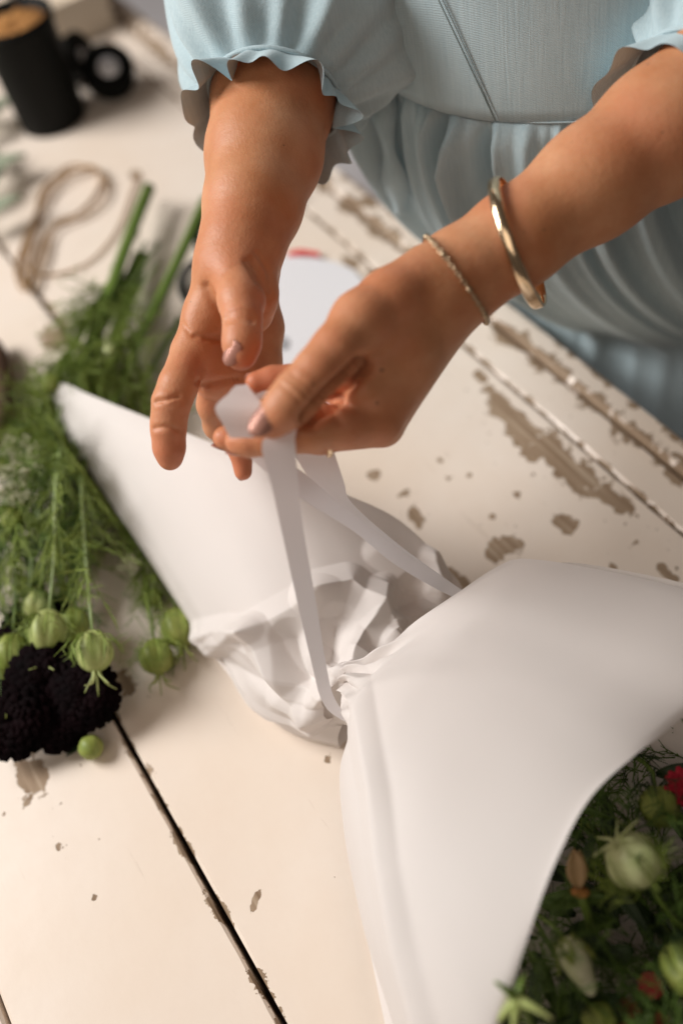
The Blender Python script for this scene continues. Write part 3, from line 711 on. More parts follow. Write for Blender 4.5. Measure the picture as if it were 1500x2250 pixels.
stem_end = sheet('stem_end_sheet', QL(T_), QL(W_), QL(L_), QL(R_), 220, 220, lambda s, t: .013 * np.sin(np.pi * t) * np.sin(np.pi * s) ** .8, cr=cU, rid=RIDGE)
sheet('under_sheet', QL(T_), QL(W_), QL(L_), QL(R_), 40, 40, lambda s, t: 0 * s, drop=lambda s, t, z: np.maximum(.004, z * np.clip(1 - 6 * t, .08, 1)) * 1.0)
# flower end (lower right)
cl = [(776, 1498, .088), (785, 1560, .080), (792, 1625, .068), (778, 1680, .050), (758, 1738, .034), (766, 1850, .028), (785, 1960, .026), (806, 2060, .026), (838, 2170, .026), (880, 2310, .026), (920, 2430, .026)]
ct = [(738, 1493, .088), (860, 1402, .106), (1000, 1306, .122), (1080, 1252, .128), (1128, 1230, .130), (1190, 1232, .131), (1290, 1248, .132), (1400, 1270, .132), (1500, 1293, .131), (1640, 1330, .126)]
cm = [(920, 2430, .026), (1010, 2450, .080), (1072, 2345, .108), (1106, 2235, .122), (1150, 2085, .136), (1216, 1905, .146), (1292, 1760, .148), (1382, 1670, .142), (1500, 1575, .128), (1590, 1490, .130), (1650, 1400, .128), (1640, 1330, .126)]
c0_ = [(776, 1498, .088), (757, 1495, .090), (738, 1493, .088)]
def cC(s, t):
    w = 1 - ss(s, .0, .30)
    return w * .0035 * crumple(s * 3, t * 3, 21, 4) * ss(s, 0, .05) + (1 - ss(s, .05, .30)) * .0040 * tri(t * 5.3 + .2 * np.sin(9 * s)) * ss(s, 0, .03) + .0009 * np.sin(6 * t + 4 * s) + .0005 * crumple(s * 1.1, t * 1.3, 52, 4)
flower_end = sheet('flower_end_sheet', QL(c0_), QL(cm), QL(cl), QL(ct), 100, 100, lambda s, t: (.010 * np.sin(np.pi * t) ** .8 - .0) * np.sin(np.pi * np.clip(s, 0, 1)) ** .9, cr=cC,
    drop=lambda s, t, z: z + (np.sin(np.pi * t) ** .45) * (np.sin(np.pi * s) ** .45) * .85 * (.096 + .046 * s ** .8 - z),
    rid=[([(778, 1490), (800, 1620), (822, 1740), (840, 1900), (880, 2100), (960, 2400)], .005, 46)])
lowm = [(880, 2420, .006), (1200, 2700, .030), (1500, 2500, .022), (1750, 2150, .022), (1850, 1750, .03), (1640, 1330, .05)]
lowc = [(x, y, z * .7) for x, y, z in ct]
sheet('under_sheet', QL([(776, 1500, .05), (757, 1497, .05), (738, 1493, .062)]), QL(lowm), QL([(776, 1500, .05), (790, 1625, .03), (770, 1740, .012), (790, 1960, .006), (880, 2420, .006)]),
      QL([(738, 1493, .062)] + [(x, y, z * .75) for x, y, z in ct[1:-1]] + [(1640, 1330, .05)]), 40, 40, lambda s, t: -.012 * np.sin(np.pi * t) * s, drop=lambda s, t, z: np.maximum(z, .004))
fA = QL([(1195, 1238, .130), (1255, 1236, .131), (1310, 1243, .131), (1400, 1259, .131), (1500, 1281, .130), (1640, 1318, .125)])
fB = QL([(1195, 1300, .112), (1255, 1300, .113), (1310, 1305, .113), (1400, 1320, .113), (1500, 1345, .112), (1640, 1380, .108)])
sheet('inner_sheet', fA, fB, [fA[0], (fA[0] + fB[0]) / 2, fB[0]], [fA[-1], (fA[-1] + fB[-1]) / 2, fB[-1]], 12, 60, lambda s, t: 0 * s)
# crumpled collar of paper around the waist
def collar(pts_in, pts_out, seed, amp):
    A, B = QL(pts_in), QL(pts_out)
    return sheet('crumpled_fold', A, B, [A[0], (A[0] + B[0]) / 2, B[0]], [A[-1], (A[-1] + B[-1]) / 2, B[-1]], 40, 60, lambda s, t: .006 * np.sin(np.pi * s), cr=lambda s, t: amp * crumple(s * .8, t * 1.1, seed, 5))
collar([(670, 1530, .060), (715, 1500, .085), (770, 1490, .094), (800, 1470, .094)], [(660, 1590, .035), (705, 1598, .035), (750, 1596, .045), (790, 1600, .06)], 31, .005)

# ---------------------------------------------------------------- ribbon
rib = empty('ribbon', tuple(Q(760, 1575, .05))); tag(rib, 'narrow white satin ribbon looped in the fingers and tied round the paper waist', 'ribbon')
def strip(name, a, b, n=40, cup=.0):
    A = spline([P(*p) for p in a], n); B = spline([P(*p) for p in b], n); g = []
    for i in range(n):
        for k in np.linspace(0, 1, 5): g.append(A[i] + (B[i] - A[i]) * k - _F * cup * math.sin(math.pi * k))
    return mk(name, g, grid_faces(n, 5), M['ribbon'], rib)
strip('front_tail', [(640, 934, .520), (600, 956, .5145), (578, 966, .512), (575, 985, .512), (595, 1060, .520), (615, 1150, .535), (650, 1310, .560), (690, 1480, .588), (703, 1530, .596), (722, 1562, .600), (752, 1583, .603)],
      [(652, 930, .522), (652, 945, .5165), (648, 962, .5145), (650, 990, .515), (655, 1060, .523), (665, 1150, .537), (692, 1310, .562), (721, 1485, .590), (731, 1525, .597), (748, 1556, .601), (782, 1590, .604)], 70, .0)
strip('back_tail', [(570, 985, .552), (610, 1008, .553), (655, 1030, .555), (750, 1110, .575), (870, 1200, .597), (1005, 1290, .618), (1040, 1315, .624)],
      [(545, 1002, .552), (600, 1050, .554), (665, 1098, .558), (780, 1170, .580), (860, 1235, .599), (940, 1284, .612), (1010, 1320, .622)], 60, .0)
strip('hanging_loop', [(640, 980, .566), (652, 1008, .572), (690, 1066, .584), (735, 1118, .596), (850, 1208, .616), (930, 1272, .630), (1000, 1312, .640)],
      [(728, 975, .562), (740, 1012, .568), (757, 1064, .580), (766, 1096, .590), (870, 1192, .612), (990, 1280, .630), (1030, 1310, .640)], 40, .0)
strip('held_loop', [(610, 868, .542), (580, 874, .541), (548, 882, .536), (524, 846, .527), (500, 866, .520), (473, 897, .514), (488, 930, .515), (505, 962, .520)],
      [(612, 858, .542), (585, 858, .542), (552, 868, .538), (541, 843, .529), (565, 875, .521), (590, 906, .516), (575, 935, .517), (558, 962, .521)], 80, .0)

# ---------------------------------------------------------------- flowers
_LX = np.array([(p[1], p[0]) for p in L_]); _TX = np.array([(p[0], p[1]) for p in T_[2:]])
def tuck(pts):
    """keep foliage below the paper sheet that lies over it"""
    pts = np.array(pts, float); x, y = project(pts)
    over = (y > 835) & (x > np.interp(y, _LX[:, 0], _LX[:, 1]) - 14) & (y > np.interp(x, _TX[:, 0], _TX[:, 1]) - 25) & (x < 900)
    pts[over, 2] = np.minimum(pts[over, 2], .022)
    pts[:, 2] = np.maximum(pts[:, 2], .002)
    return pts
def thin(mbx, path, r):
    path = tuck(path); n = len(path); d = path[-1] - path[0]; a = unit(np.cross(d, [.31, .52, .8])); b = unit(np.cross(d, a)); r = np.asarray(r)[:, None]
    v = np.stack([path + a * r, path + (-.5 * a + .87 * b) * r, path + (-.5 * a - .87 * b) * r], 1).reshape(-1, 3)
    mbx.add(v, grid_faces(n, 3, True))
def threads(mbx, c, ax, n, l0, l1, r, spread=1.0, seg=4, rg=None, curl=.5):
    rg = rg or rng
    for _ in range(n):
        d = unit(unit(ax) * (1.2 - spread) + rg.normal(0, 1, 3) * spread); b = unit(rg.normal(0, 1, 3)); L = rg.uniform(l0, l1)
        path = [np.asarray(c) + d * L * t + b * L * curl * .5 * t * t for t in np.linspace(0, 1, seg)]
        mbx.tube(path, np.linspace(r, r * .35, seg), 3, False)
def feather(mbx, path, n, l, r, rg, sp=.36):
    """thread-like leaves branching from points along a stem"""
    path = np.asarray(path)
    for _ in range(n):
        i = rg.integers(0, len(path) - 1); p = path[i] + (path[i + 1] - path[i]) * rg.uniform()
        tn = unit(path[i + 1] - path[i]); d = unit(tn * rg.uniform(.4, 1.5) + rg.normal(0, sp, 3)); L = l * rg.uniform(.5, 1.4)
        side = unit(np.cross(d, rg.normal(0, 1, 3)))
        thin(mbx, [p + d * L * t + side * .15 * L * t * t for t in (0, .33, .66, 1)], [r, r * .8, r * .6, r * .4])
        for q in (.35, .55, .75):
            for sg in (-1, 1):
                a = p + d * L * q; e = unit(d + sg * side * rg.uniform(.5, 1.1) + rg.normal(0, .25, 3)); l2 = L * rg.uniform(.25, .45)
                thin(mbx, [a, a + e * l2 * .5, a + e * l2 + side * sg * .1 * l2], [r * .7, r * .55, r * .3])
GB_ = 'seed pods inside the wrapped bouquet'
def nigella(label, path, pr, podm='pod', stemm='stem', sr=.0016, nf=30, fl_=.03, group=None, seed=0, bracts=26, horns=5, leafm='leaf', hl=1.0, f0=2):
    rg = np.random.default_rng(seed + 100)
    pts = spline([np.asarray(p) for p in path], 26); pts[:, 2] = np.maximum(pts[:, 2], .003); pts = pts if group == GB_ else tuck(pts)
    root = empty('nigella_stem', tuple(pts[0])); tag(root, label, 'flower', group)
    s = MB(); s.tube(pts, np.linspace(sr * 1.3, sr * .8, len(pts)), 7); s.build('stem', M[stemm], root)
    ax = unit(pts[-1] - pts[-4]); c = pts[-1] + ax * pr * .9; c[2] = max(c[2], pr * .95)
    v, f = sphere_vf(c, pr, ax, 40, 18, horns, .20, rg.uniform(1.05, 1.28)); pod = mk('pod', v, [q[::-1] for q in f], M[podm], root)
    hm = MB(); e1 = unit(np.cross(ax, [.3, .2, 1])); e2 = np.cross(ax, e1)
    for k in range(horns):
        a = 2 * math.pi * k / horns + .3; o = e1 * math.cos(a) + e2 * math.sin(a)
        hm.tube(spline([c + ax * pr * 1.0 + o * pr * .15, c + ax * pr * (1 + .5 * hl) + o * pr * .25, c + ax * pr * (1 + 1.0 * hl) + o * pr * (.35 + .4 * rg.uniform()), c + ax * pr * (1 + 1.3 * hl) + o * pr * (.6 + .6 * rg.uniform())], 8), np.linspace(pr * .085, pr * .03, 8), 5)
    hm.build('crown', M[podm], pod)
    bm_ = MB()
    for k in range(bracts):
        a = rg.uniform(0, 6.28); o = e1 * math.cos(a) + e2 * math.sin(a); w = rg.uniform(.8, 1.6)
        p0 = c - ax * pr; p = [p0, p0 + o * pr * .8 * w + ax * pr * .2, p0 + o * pr * 1.25 * w + ax * pr * 1.0, p0 + o * pr * 1.0 * w + ax * pr * 1.8 * rg.uniform(.7, 1.3)]
        thin(bm_, p, [.0006, .0005, .0004, .0002])
        for q in range(2):
            b0 = p[1] + (p[2] - p[1]) * rg.uniform(); thin(bm_, [b0, b0 + unit(o + ax * rg.uniform(0, 1.5) + rg.normal(0, .5, 3)) * pr * .8], [.0004, .0002])
    if bracts: b = bm_.build('bracts', M[leafm], pod); b['kind'] = 'stuff'
    if nf:
        fm = MB(); feather(fm, pts[f0:-3], nf, fl_, .00065, rg); o = fm.build('foliage', M[leafm], root); o['kind'] = 'stuff'
    return root
GL = 'nigella stems lying in the bunch on the table'
base = [Q(300, 470, .02), Q(322, 418, .022), Q(310, 565, .015), Q(436, 490, .02), Q(250, 640, .03)]
LB = [  # (label, path (x,y,z), pod radius, pod material, stem material, foliage count)
    ('green seed pod with curled crown on a pale stem, in front of the dark blooms', [(225, 640, .03), (190, 850, .05), (180, 1080, .065), (192, 1260, .065), (205, 1398, .055)], .0125, 'pod', 'stem_pale', 60),
    ('large pale seed pod left of the crowned pod', [(215, 660, .03), (150, 900, .06), (122, 1080, .085), (120, 1220, .07), (108, 1352, .055)], .0130, 'pod', 'stem_pale', 60),
    ('pale seed pod just above the large pale pod', [(230, 650, .02), (140, 900, .05), (120, 1100, .06), (100, 1230, .05), (88, 1302, .045)], .0105, 'pod', 'stem', 70),
    ('olive seed pod cut by the left picture edge', [(200, 690, .02), (80, 950, .05), (40, 1150, .06), (35, 1300, .05), (30, 1400, .042)], .0125, 'pod_dark', 'stem', 70),
    ('dim olive seed pod between the two pale pods', [(240, 650, .02), (200, 900, .04), (170, 1150, .04), (165, 1345, .03)], .0110, 'pod_dark', 'stem', 70),
    ('dark green seed pod lying nearest the gap, right of the bunch', [(250, 660, .02), (300, 950, .03), (310, 1200, .02), (340, 1415, .016)], .0120, 'pod_dark', 'stem', 70),
    ('dark green seed pod half under the paper edge', [(270, 660, .02), (330, 950, .03), (360, 1200, .02), (388, 1350, .016)], .0130, 'pod_dark', 'stem', 70),
    ('small pod at the left edge under the olive pod', [(190, 700, .02), (20, 1100, .05), (-10, 1400, .04), (-4, 1478, .035)], .0120, 'pod_dark', 'stem', 50),
    ('small whitish bud high in the bunch below the cut stems', [(310, 565, .014), (290, 650, .03), (262, 725, .05), (247, 758, .055)], .0062, 'pod_white', 'stem', 30),
    ('feathery green stem at the upper end of the bunch', [(322, 418, .018), (250, 600, .03), (190, 700, .05), (120, 830, .06)], .0080, 'pod_dark', 'stem', 110),
    ('feathery green stem running under the paper corner', [(436, 490, .018), (330, 690, .03), (250, 800, .05), (170, 950, .05)], .0080, 'pod_dark', 'stem', 110),
    ('feathery green stem at the middle of the bunch', [(322, 430, .03), (215, 720, .05), (120, 950, .07), (40, 1120, .06)], .0090, 'pod_dark', 'stem', 130),
    ('feathery green stem beside the white florets', [(310, 570, .02), (200, 760, .04), (90, 900, .05), (10, 1010, .05)], .0080, 'pod_dark', 'stem', 120),
    ('feathery stem ending above the large pale pod', [(180, 780, .02), (130, 950, .035), (90, 1120, .03), (60, 1270, .025)], .0080, 'pod_dark', 'stem', 120),
    ('feathery stem ending left of the crowned pod', [(200, 800, .02), (190, 980, .03), (165, 1150, .03), (150, 1290, .025)], .0080, 'pod_dark', 'stem', 120),
    ('feathery stem crossing the left edge below the white umbel', [(140, 860, .02), (60, 1050, .03), (10, 1180, .03), (-30, 1280, .025)], .0080, 'pod_dark', 'stem', 120),
    ('feathery stem along the lower paper edge', [(200, 850, .016), (240, 1020, .016), (285, 1180, .014), (330, 1300, .012)], .0070, 'pod_dark', 'stem', 70),
]
for i, (lb, pth, pr, pm, sm, nf) in enumerate(LB):
    nigella(lb, QL(pth), pr, pm, sm, (.0021 if i in (9, 10) else .0014), int(nf * (1.35 if i < 9 else .85)), .038 if i < 9 else .045, GL, i, f0=(14 if i in (9, 10, 11, 12) else 6), leafm='leaf_mid' if i in (2, 4, 7, 13, 15) else 'leaf')
# thick cut stems at the top of the bunch
def cut_stem(label, pth, r):
    pts = spline(QL(pth), 20); root = empty('cut_stem', tuple(pts[0])); tag(root, label, 'stem', 'thin stems of the bunch' if 'among' in label else 'cut stems of the bunch')
    s = MB(); s.tube(pts, np.linspace(r, r * .75, 20), 12); st = s.build('stem', M['stem_pale' if r < .0016 else 'stem'], root)
    v, f = tube_vf([pts[0] - unit(pts[1] - pts[0]) * .0006, pts[0]], r * .86, 12); mk('cut_face', v, f, M['tan_leaf'], root)
cut_stem('longest thick cut green stem, its end pointing to the black pot', [(328, 412, .030), (285, 520, .028), (240, 650, .035), (195, 800, .04), (150, 950, .04)], .0068)
cut_stem('shorter thick cut green stem between the two longer ones', [(312, 562, .014), (285, 650, .018), (255, 740, .03), (225, 900, .04)], .0075)
cut_stem('thick cut green stem that runs towards the wrist', [(452, 440, .020), (400, 555, .022), (340, 680, .026), (290, 780, .036), (240, 920, .04)], .0058)
rs = np.random.default_rng(12)
for k in range(14):
    u = rs.uniform(-1, 1); q = rs.uniform(-1, 1); e = rs.uniform(-40, 140)
    cut_stem('thin green stem among the strands of the bunch', [(300 + 55 * q, 560 + 50 * u, .010 + .012 * rs.uniform()), (235 + 45 * u, 720, .03), (150 + 70 * u, 930, .045), (95 + 90 * u, 1120, .04), (75 + 110 * u, 1200 + e, .03)], rs.uniform(.0013, .0022))
cut_stem('thin cut green stem lying flat by the hand', [(395, 700, .006), (340, 800, .008), (285, 900, .02)], .003)
# white umbels
def umbel(label, c, r, seed):
    rg = np.random.default_rng(seed); root = empty('umbel', tuple(c)); tag(root, label, 'flower', 'white umbels in the bunch')
    s = MB(); hub = np.asarray(c) - np.array([0, 0, .018]); fm = MB()
    s.tube([hub, hub + np.array([.02, .05, -.008]), hub + np.array([.03, .10, -.012])], .0012, 6)
    for k in range(26):
        a = rg.uniform(0, 6.28); q = r * math.sqrt(rg.uniform()); p = np.asarray(c) + np.array([q * math.cos(a), q * math.sin(a), rg.uniform(-.003, .003)])
        s.tube([hub, (hub + p) / 2 - [0, 0, .002], p], .0004, 3, False)
        for m_ in range(5):
            v, f = sphere_vf(p + rg.normal(0, .0018, 3), .0013, rg.normal(0, 1, 3), 5, 3, sq=.5); fm.add(v, f)
    s.build('stalk', M['stem_pale'], root); o = fm.build('florets', M['white_petal'], root); o['kind'] = 'stuff'
umbel('white umbel flower at the left edge of the bunch', Q(45, 1005, .085), .022, 1)
umbel('smaller cream umbel below the white one', Q(35, 1080, .075), .014, 2)
umbel('small cream umbel by the paper edge', Q(285, 1245, .03), .007, 3)
# blackish double blooms
def bloom(label, c, r, ax, seed, m_, group, n=5, cat='flower'):
    rg = np.random.default_rng(seed); root = empty('bloom', tuple(c)); tag(root, label, cat, group)
    ax = unit(ax); e1 = unit(np.cross(ax, [.2, 1, .3])); e2 = np.cross(ax, e1)
    for lay in range(n):
        k = 7 + lay * 3; mbp = MB(); R_ = r * (.35 + .65 * lay / (n - 1)); tilt = 1.15 - .95 * lay / (n - 1)
        for j in range(k):
            a = 2 * math.pi * (j + .5 * (lay % 2) + rg.uniform(-.2, .2)) / k; o = e1 * math.cos(a) + e2 * math.sin(a); sd = np.cross(ax, o); w = R_ * rg.uniform(.24, .34)
            g = []
            for t in np.linspace(0, 1, 6):
                wt = w * math.sin(math.pi * (.12 + .80 * t)) ** .8; d = o * math.cos(tilt * (1 - .5 * t)) + ax * math.sin(tilt * (1 - .5 * t))
                for u in (-1, 0, 1): g.append(np.asarray(c) + d * R_ * t + sd * wt * u + ax * .15 * w * abs(u))
            mbp.add(np.array(g), grid_faces(6, 3))
        mbp.build('petal_ring', m_, root, solid=.0004)
    s = MB(); s.tube([np.asarray(c) - ax * r * .1, np.asarray(c) - ax * r * .6], r * .14, 8); s.build('calyx', M['leaf_dark'], root)
GD = 'blackish blooms at the end of the bunch'
for lb, (x, y, z), r, sd in (('blackish burgundy bloom nearest the crowned seed pod', (190, 1525, .030), .027, 1), ('blackish burgundy bloom under the large pale pod', (105, 1500, .036), .031, 2),
                             ('blackish burgundy bloom at the left edge, lowest on the table', (30, 1580, .028), .030, 3), ('blackish burgundy bloom behind the olive pod at the left edge', (5, 1480, .03), .034, 4),
                             ('blackish burgundy bloom over the round green bud', (125, 1580, .022), .025, 5), ('blackish burgundy bloom hidden deep under the pale pods', (95, 1400, .02), .034, 6)):
    bloom(lb, Q(x, y, z), r, (-.1 + .1 * (sd % 3), -.5, .8), sd, M['black_petal'], GD)
# round bud with leaves on the table
bud = empty('round_bud', tuple(Q(200, 1645, 0))); tag(bud, 'round yellow-green bud lying on the table beside the board gap', 'bud')
v, f = sphere_vf(Q(200, 1642, .0095), .0088, (.3, -.5, .2), 24, 12, 6, .08); mk('bud', v, [q[::-1] for q in f], M['pod_dark'], bud)
def leafmesh(p, d, nrm, L, w, n=9, bend=.2):
    d = unit(d); nrm = unit(np.asarray(nrm) - d * np.dot(nrm, d)); sd = np.cross(nrm, d); g = []
    for t in np.linspace(0, 1, n):
        wt = w * math.sin(math.pi * (.05 + .93 * t)) ** .9 * (1 - .25 * t)
        for u in (-1, -.5, 0, .5, 1): g.append(np.asarray(p) + d * L * t + sd * wt * u + nrm * (abs(u) * w * .35 - bend * L * t * t))
    return np.array(g), grid_faces(n, 5)
for dx, dy, L in ((-60, 10, .022), (-50, 40, .018), (-30, -25, .02), (-65, -15, .016)):
    p = Q(190, 1625, .008); q = Q(190 + dx, 1625 + dy, .006); v, f = leafmesh(p, q - p, (0, 0, 1), L, .0035, bend=.1); mk('leaf', v, f, M['leaf_dark'], bud, solid=.0004)
s = MB(); s.tube([Q(195, 1630, .008), Q(185, 1600, .012), Q(175, 1560, .012)], .0014, 6); s.build('stem', M['stem'], bud)

# flowers in the wrap's mouth
GB = 'seed pods inside the wrapped bouquet'
WST = (760, 1545, .055)
for i, (lb, pth, pr, pm) in enumerate((
    ('big whitish green seed pod in the mouth of the wrap', [WST, (1050, 1620, .05), (1560, 2080, .06), (1470, 2010, .085), (1420, 1930, .10)], .0135, 'pod_white'),
    ('olive seed pod above the big whitish pod in the wrap', [WST, (1050, 1560, .05), (1420, 1680, .065), (1438, 1745, .075)], .0105, 'pod_dark'),
    ('green seed pod at the bottom edge of the picture in the wrap', [WST, (1000, 1750, .05), (1250, 2150, .06), (1300, 2220, .075)], .0085, 'pod_dark'),
    ('olive seed pod cut by the right picture edge in the wrap', [WST, (1050, 1650, .05), (1450, 1980, .06), (1495, 2090, .08)], .0120, 'pod_dark'))):
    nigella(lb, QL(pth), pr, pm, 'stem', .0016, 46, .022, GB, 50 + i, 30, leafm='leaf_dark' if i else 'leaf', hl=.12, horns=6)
gm = MB(); rg = np.random.default_rng(77)
for k in range(240):
    x, y = rg.uniform(1120, 1620), rg.uniform(1560, 2420)
    c = Q(x, y, rg.uniform(.012, .085)); d = unit(np.array([rg.normal(0, 1), rg.normal(0, 1), rg.uniform(.1, .9)]))
    feather(gm, [c, c + d * .02, c + d * .04], 5, .02, .0006, rg)
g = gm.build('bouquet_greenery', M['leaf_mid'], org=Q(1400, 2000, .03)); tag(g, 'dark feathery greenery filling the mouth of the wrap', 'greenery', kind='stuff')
for i in range(150):
    x, y = rg.uniform(1130, 1640), rg.uniform(1580, 2420); p = Q(x, y, rg.uniform(.02, .078))
    v, f = leafmesh(p, (rg.normal(), rg.normal(), .2), (rg.normal(0, .4), rg.normal(0, .4), 1), rg.uniform(.018, .042), rg.uniform(.003, .008))
    if i == 0: lf = empty('leafy_sprig', tuple(Q(1400, 2000, .03))); tag(lf, 'dark leaves lying deep in the mouth of the wrap', 'foliage')
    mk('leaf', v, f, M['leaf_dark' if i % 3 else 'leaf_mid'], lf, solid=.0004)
def place_bloom(lb, x, y, z, r, sd, ax=(0, -.3, .9)): bloom(lb, Q(x, y, z), r, ax, sd, M['red_petal'], 'crimson blooms in the wrap', 3)
place_bloom('crimson bloom at the right picture edge, highest in the wrap', 1500, 1728, .085, .011, 21)
place_bloom('small crimson bloom near the bottom right corner', 1428, 2165, .080, .0065, 22)
place_bloom('small crimson bloom at the bottom edge right of the green pod', 1375, 2228, .070, .0075, 23)
place_bloom('crimson bloom at the bottom edge close to the picture corner', 1440, 2262, .07, .0085, 24)
# closed green-white bud
cb_ = empty('closed_bud', tuple(Q(1240, 2060, .09))); tag(cb_, 'closed green and white flower bud pointing down in the wrap', 'flower')
a, b = Q(1238, 2062, .092), Q(1303, 2188, .090); prof = [(0, .0030), (.08, .0058), (.2, .0078), (.45, .0074), (.7, .0055), (.9, .0036), (1, .0012)]
pts = spline([(*(a + (b - a) * t), r) for t, r in prof], 16); v, f = tube_vf(pts[:, :3], pts[:, 3], 20)
M['bud_white'] = varied('green_white_bud', (.42, .48, .22), (.70, .68, .52), 60, .5)
bd = mk('bud', v, f, M['bud_white'], cb_)
for k in range(5):
    an = 2 * math.pi * k / 5; tdir = unit(b - a); e1 = unit(np.cross(tdir, [0, 0, 1])); e2 = np.cross(tdir, e1); o = e1 * math.cos(an) + e2 * math.sin(an)
    v, f = leafmesh(a + o * .004, tdir + o * .35, o, .016, .0038, bend=-.05); mk('sepal', v, f, M['pod_dark'], cb_, solid=.0004)
s = MB(); s.tube(spline([a, Q(1215, 2035, .085), Q(1180, 2010, .06), Q(1100, 1950, .05)], 12), .0016, 6); s.build('stem', M['stem'], cb_)
# tan bud with open collar
tb = empty('tan_bud', tuple(Q(1268, 1950, .085))); tag(tb, 'dry tan petal bud with an orange collar by the paper edge', 'flower')
v, f = leafmesh(Q(1268, 1950, .088), Q(1258, 1862, .10) - Q(1268, 1950, .088), V(0, .2, -1), .0205, .0062, bend=.05); mk('petal', v, f, M['tan_leaf'], tb, solid=.0006)
v, f = leafmesh(Q(1270, 1950, .086), Q(1272, 1866, .09) - Q(1270, 1950, .086), V(.3, .2, -1), .0190, .0055, bend=.08); mk('petal', v, f, M['tan_leaf'], tb, solid=.0006)
v, f = sphere_vf(Q(1274, 1960, .085), .0052, V(0, 1, 0), 16, 8, sq=.55); mk('collar', v, [q[::-1] for q in f], M['moss'], tb)
s = MB(); s.tube(spline([Q(1276, 1965, .084), Q(1290, 2010, .075), Q(1300, 2060, .05)], 10), .0026, 8); s.build('stem', M['stem'], tb)
# star-shaped green calyx over the paper rim
sc_ = empty('star_calyx', tuple(Q(1132, 2195, .12))); tag(sc_, 'pale green star-shaped calyx over the paper rim at the bottom edge', 'flower')
c = Q(1135, 2195, .128)
for dx, dy, dz in ((-48, -38, .01), (18, -55, .0), (80, 45, .0), (-8, 75, -.01), (-50, 60, -.01)):
    e = Q(1135 + dx, 2195 + dy, .128 + dz); m_ = MB(); m_.tube(spline([c, (c + e) / 2 + [0, 0, .002], e], 8), np.linspace(.0028, .0008, 8), 6); m_.build('ray', M['pod'] if dy > 0 else M['stem'], sc_)
v, f = sphere_vf(c, .0036, (0, 0, 1), 14, 8); mk('centre', v, [q[::-1] for q in f], M['pod'], sc_)
s = MB(); s.tube(spline([c, Q(1170, 2260, .10), Q(1150, 2200, .06)], 10), .0016, 6); s.build('stem', M['stem'], sc_)

# ---------------------------------------------------------------- things at the far end of the table
def lathe(prof, c, n=40):
    v = []
    for r, z in prof:
        for j in range(n):
            a = 2 * math.pi * j / n; v.append((c[0] + r * math.cos(a), c[1] + r * math.sin(a), c[2] + z))
    return np.array(v), grid_faces(len(prof), n, True)
pc = Q(120, 262, 0); pot = empty('pot', tuple(pc)); tag(pot, 'tall black pot filled with orange-brown fibre', 'pot')
PH = .132
v, f = lathe([(.0, .0), (.041, .0), (.0425, .003), (.0455, PH - .012), (.0485, PH - .010), (.0485, PH), (.0455, PH), (.0445, PH - .03), (.0, PH - .03)], pc); mk('wall', v, f, M['black_plastic'], pot)
v, f = lathe([(.0445, PH - .016), (.034, PH - .009), (.015, PH - .006), (0, PH - .005)], pc); nv = v.copy(); nv[:, 2] += rng.normal(0, .0022, len(v)); mk('fibre_fill', nv, f, M['moss'], pot)
def spool(label, c, ax, R_, w, core):
    ax = unit(ax); e1 = unit(np.cross(ax, [0, 0, 1])); e2 = np.cross(ax, e1); root = empty('ribbon_spool', tuple(np.asarray(c) - [0, 0, R_])); tag(root, label, 'spool', 'black spools behind the pot')
    def ring(prof, name, m_, n=36):
        v = [np.asarray(c) + ax * x + (e1 * math.cos(2 * math.pi * j / n) + e2 * math.sin(2 * math.pi * j / n)) * r for r, x in prof for j in range(n)]
        mk(name, v, grid_faces(len(prof), n, True), m_, root)
    ring([(core, -w), (R_, -w), (R_, -w * .8), (R_ * .93, -w * .75), (R_ * .93, w * .75), (R_, w * .8), (R_, w), (core, w), (core, -w)], 'winding', M['black_plastic'])
    ring([(0, w * 1.06), (core * .98, w * 1.06), (core * .98, -w * .9), (0, -w * .9)], 'core', M['card'])
spool('black spool with a pale core facing out', Q(240, 158, .030), V(.15, .10, -.95), .032, .012, .0135)
spool('black spool wedged between the pot and the pale-cored spool', Q(165, 128, .032), V(.9, .1, -.5), .030, .013, .008)
# cream box behind
bx = empty('cardboard_box', tuple(Q(190, 95, 0))); bx.rotation_euler = (0, 0, ANG); tag(bx, 'open cream cardboard box behind the black pot', 'box')
def bpart(name, lo, hi):
    v, f = box_vf(lo, hi); me = bpy.data.meshes.new(name); me.from_pydata(v.tolist(), [], f); me.materials.append(M['cream_box']); o = bpy.data.objects.new(name, me); COL.objects.link(o); o.parent = bx
bpart('base', (-.22, -.06, .001), (-.001, .05, .004))
bpart('side', (-.22, -.06, .0045), (-.002, -.057, .06)); bpart('side', (-.22, .047, .0045), (-.002, .050, .06)); bpart('end', (-.005, -.0565, .0045), (-.002, .0465, .058)); bpart('end', (-.22, -.0565, .0045), (-.217, .0465, .058))
# jute twine
tw = MB(); pts = []
for k in range(3):
    o = [(0, 0), (9, 7), (-7, 10)][k]
    pts += [Q(x + o[0] + rng.normal(0, 3), y + o[1] + rng.normal(0, 3), .0025 + .003 * k) for x, y in ((205, 365), (150, 368), (108, 405), (84, 465), (58, 525), (44, 590), (60, 632), (92, 560), (120, 490), (170, 468), (214, 428), (228, 388))]
pts += QL([(200, 364, .010), (120, 410, .008), (62, 540, .006), (70, 597, .004), (120, 603, .003), (190, 580, .003), (238, 535, .003), (268, 485, .003), (288, 430, .003), (306, 385, .003)])
tw.tube(spline(pts, 460), .0014, 6); tn_ = tw.build('twine', M['twine'], org=Q(150, 470, 0)); tag(tn_, 'loose coil of brown jute twine on the table behind the bunch', 'twine')
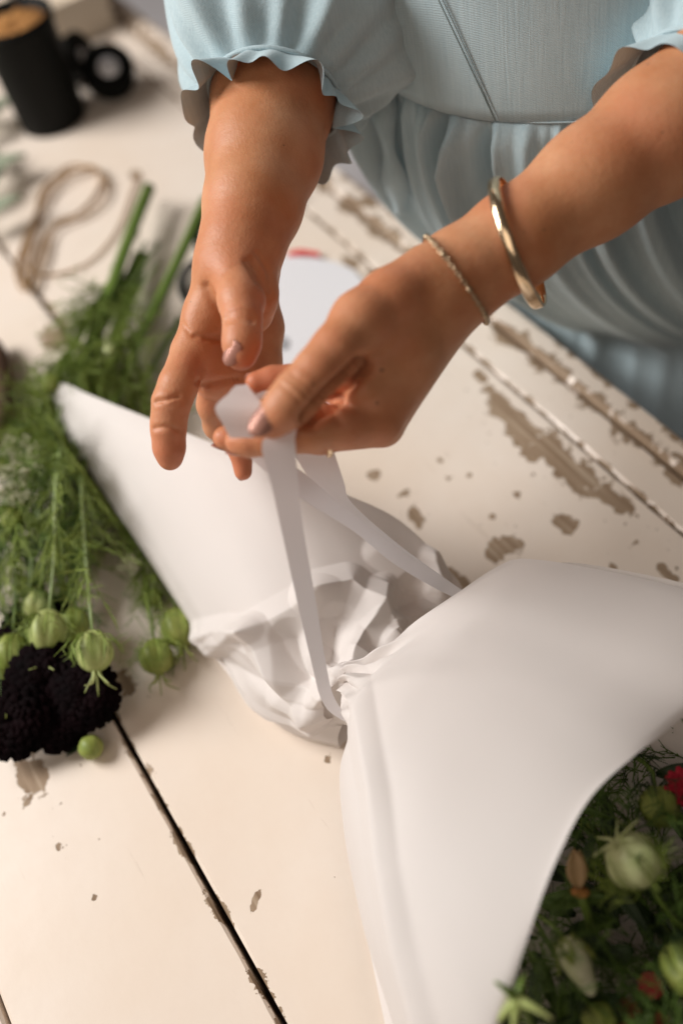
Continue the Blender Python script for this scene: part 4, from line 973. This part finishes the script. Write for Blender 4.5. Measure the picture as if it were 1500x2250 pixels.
# sage leaves at the left edge
sp_ = empty('sage_sprig', tuple(Q(-60, 380, 0))); tag(sp_, 'blurred grey-green leafy sprig at the left picture edge', 'sprig')
for i, (x, y, dx, dy) in enumerate(((-50, 400, 90, -70), (-60, 450, 80, -120), (-60, 300, 70, -90), (-70, 260, 90, -50), (-60, 500, 70, -60), (-40, 330, 55, 60))):
    p = Q(x, y, .02); v, f = leafmesh(p, Q(x + dx, y + dy, .035) - p, (0, 0, 1), .065, .016); mk('leaf', v, f, M['sage'], sp_, solid=.0005)
s = MB(); s.tube(spline(QL([(-50, 540, .012), (-60, 400, .018), (-60, 220, .02)]), 12), .002, 6); s.build('stem', M['sage'], sp_)
# brown bark piece at the left edge
v, f = tube_vf(spline(QL([(-12, 745, .015), (2, 830, .016), (8, 915, .014), (-25, 1000, .012)]), 12), [.004, .009, .011, .012, .012, .012, .012, .012, .011, .010, .008, .004], 10)
bk = mk('bark_strip', v + rng.normal(0, .0006, v.shape), f, M['brown'], org=Q(-20, 850, 0)); tag(bk, 'dark brown strip of bark at the left picture edge', 'bark')
# scissors by the wrist
sx = empty('scissors', tuple(Q(420, 600, 0))); tag(sx, 'scissors with dark looped handles lying behind the wrist', 'scissors')
M['handle'] = mat('dark_teal_plastic', (.008, .02, .024), .35)
def loop(cx, cy, rx, ry, rot):
    p = [Q(cx + rx * math.cos(a) * math.cos(rot) - ry * math.sin(a) * math.sin(rot), cy + rx * math.cos(a) * math.sin(rot) + ry * math.sin(a) * math.cos(rot), .008) for a in np.linspace(0, 2 * math.pi, 32)]
    m_ = MB(); m_.tube(p, .0042, 8, False); m_.build('handle', M['handle'], sx)
loop(440, 622, 40, 48, .3); loop(470, 520, 36, 46, .2)
for q0, q1, w in (((468, 600), (600, 470), .006), ((490, 545), (590, 480), .006)):
    a, b = Q(*q0, .008), Q(*q1, .006); v, f = leafmesh(a, b - a, (0, 0, 1), np.linalg.norm(b - a) + .05, w, bend=0); mk('blade', v, f, M['steel'], sx, solid=.0018)
# white printed card under the hands
ck = [(612, 560), (640, 563), (690, 566), (735, 575), (775, 592), (800, 620), (815, 680), (800, 800), (770, 900), (600, 880), (560, 800), (560, 640)]
cv = [Q(x, y, .0045) for x, y in ck] + [Q(x, y, .0005) for x, y in ck]; n = len(ck)
cf = [tuple(range(n))] + [(i, i + n, (i + 1) % n + n, (i + 1) % n) for i in range(n)]
card = mk('printed_card', cv, cf, M['card'], smooth=False, org=Q(680, 720, 0)); tag(card, 'white rounded card with a red printed edge lying under the hands', 'card')
def flat(name, pts, z, m_):
    v = [Q(x, y, z) for x, y in pts]; v2 = [p - [0, 0, .0012] for p in v]; k = len(v)
    mk(name, v + v2, [tuple(range(k))] + [(i, i + k, (i + 1) % k + k, (i + 1) % k) for i in range(k)], m_, card, smooth=False)
flat('red_mark', [(634, 562), (634, 552), (660, 547), (700, 553), (702, 562), (670, 557)], .0062, M['red_print'])
flat('grey_mark', [(608, 745), (620, 738), (632, 744), (632, 762), (620, 768), (610, 762)], .0060, M['grey_print'])
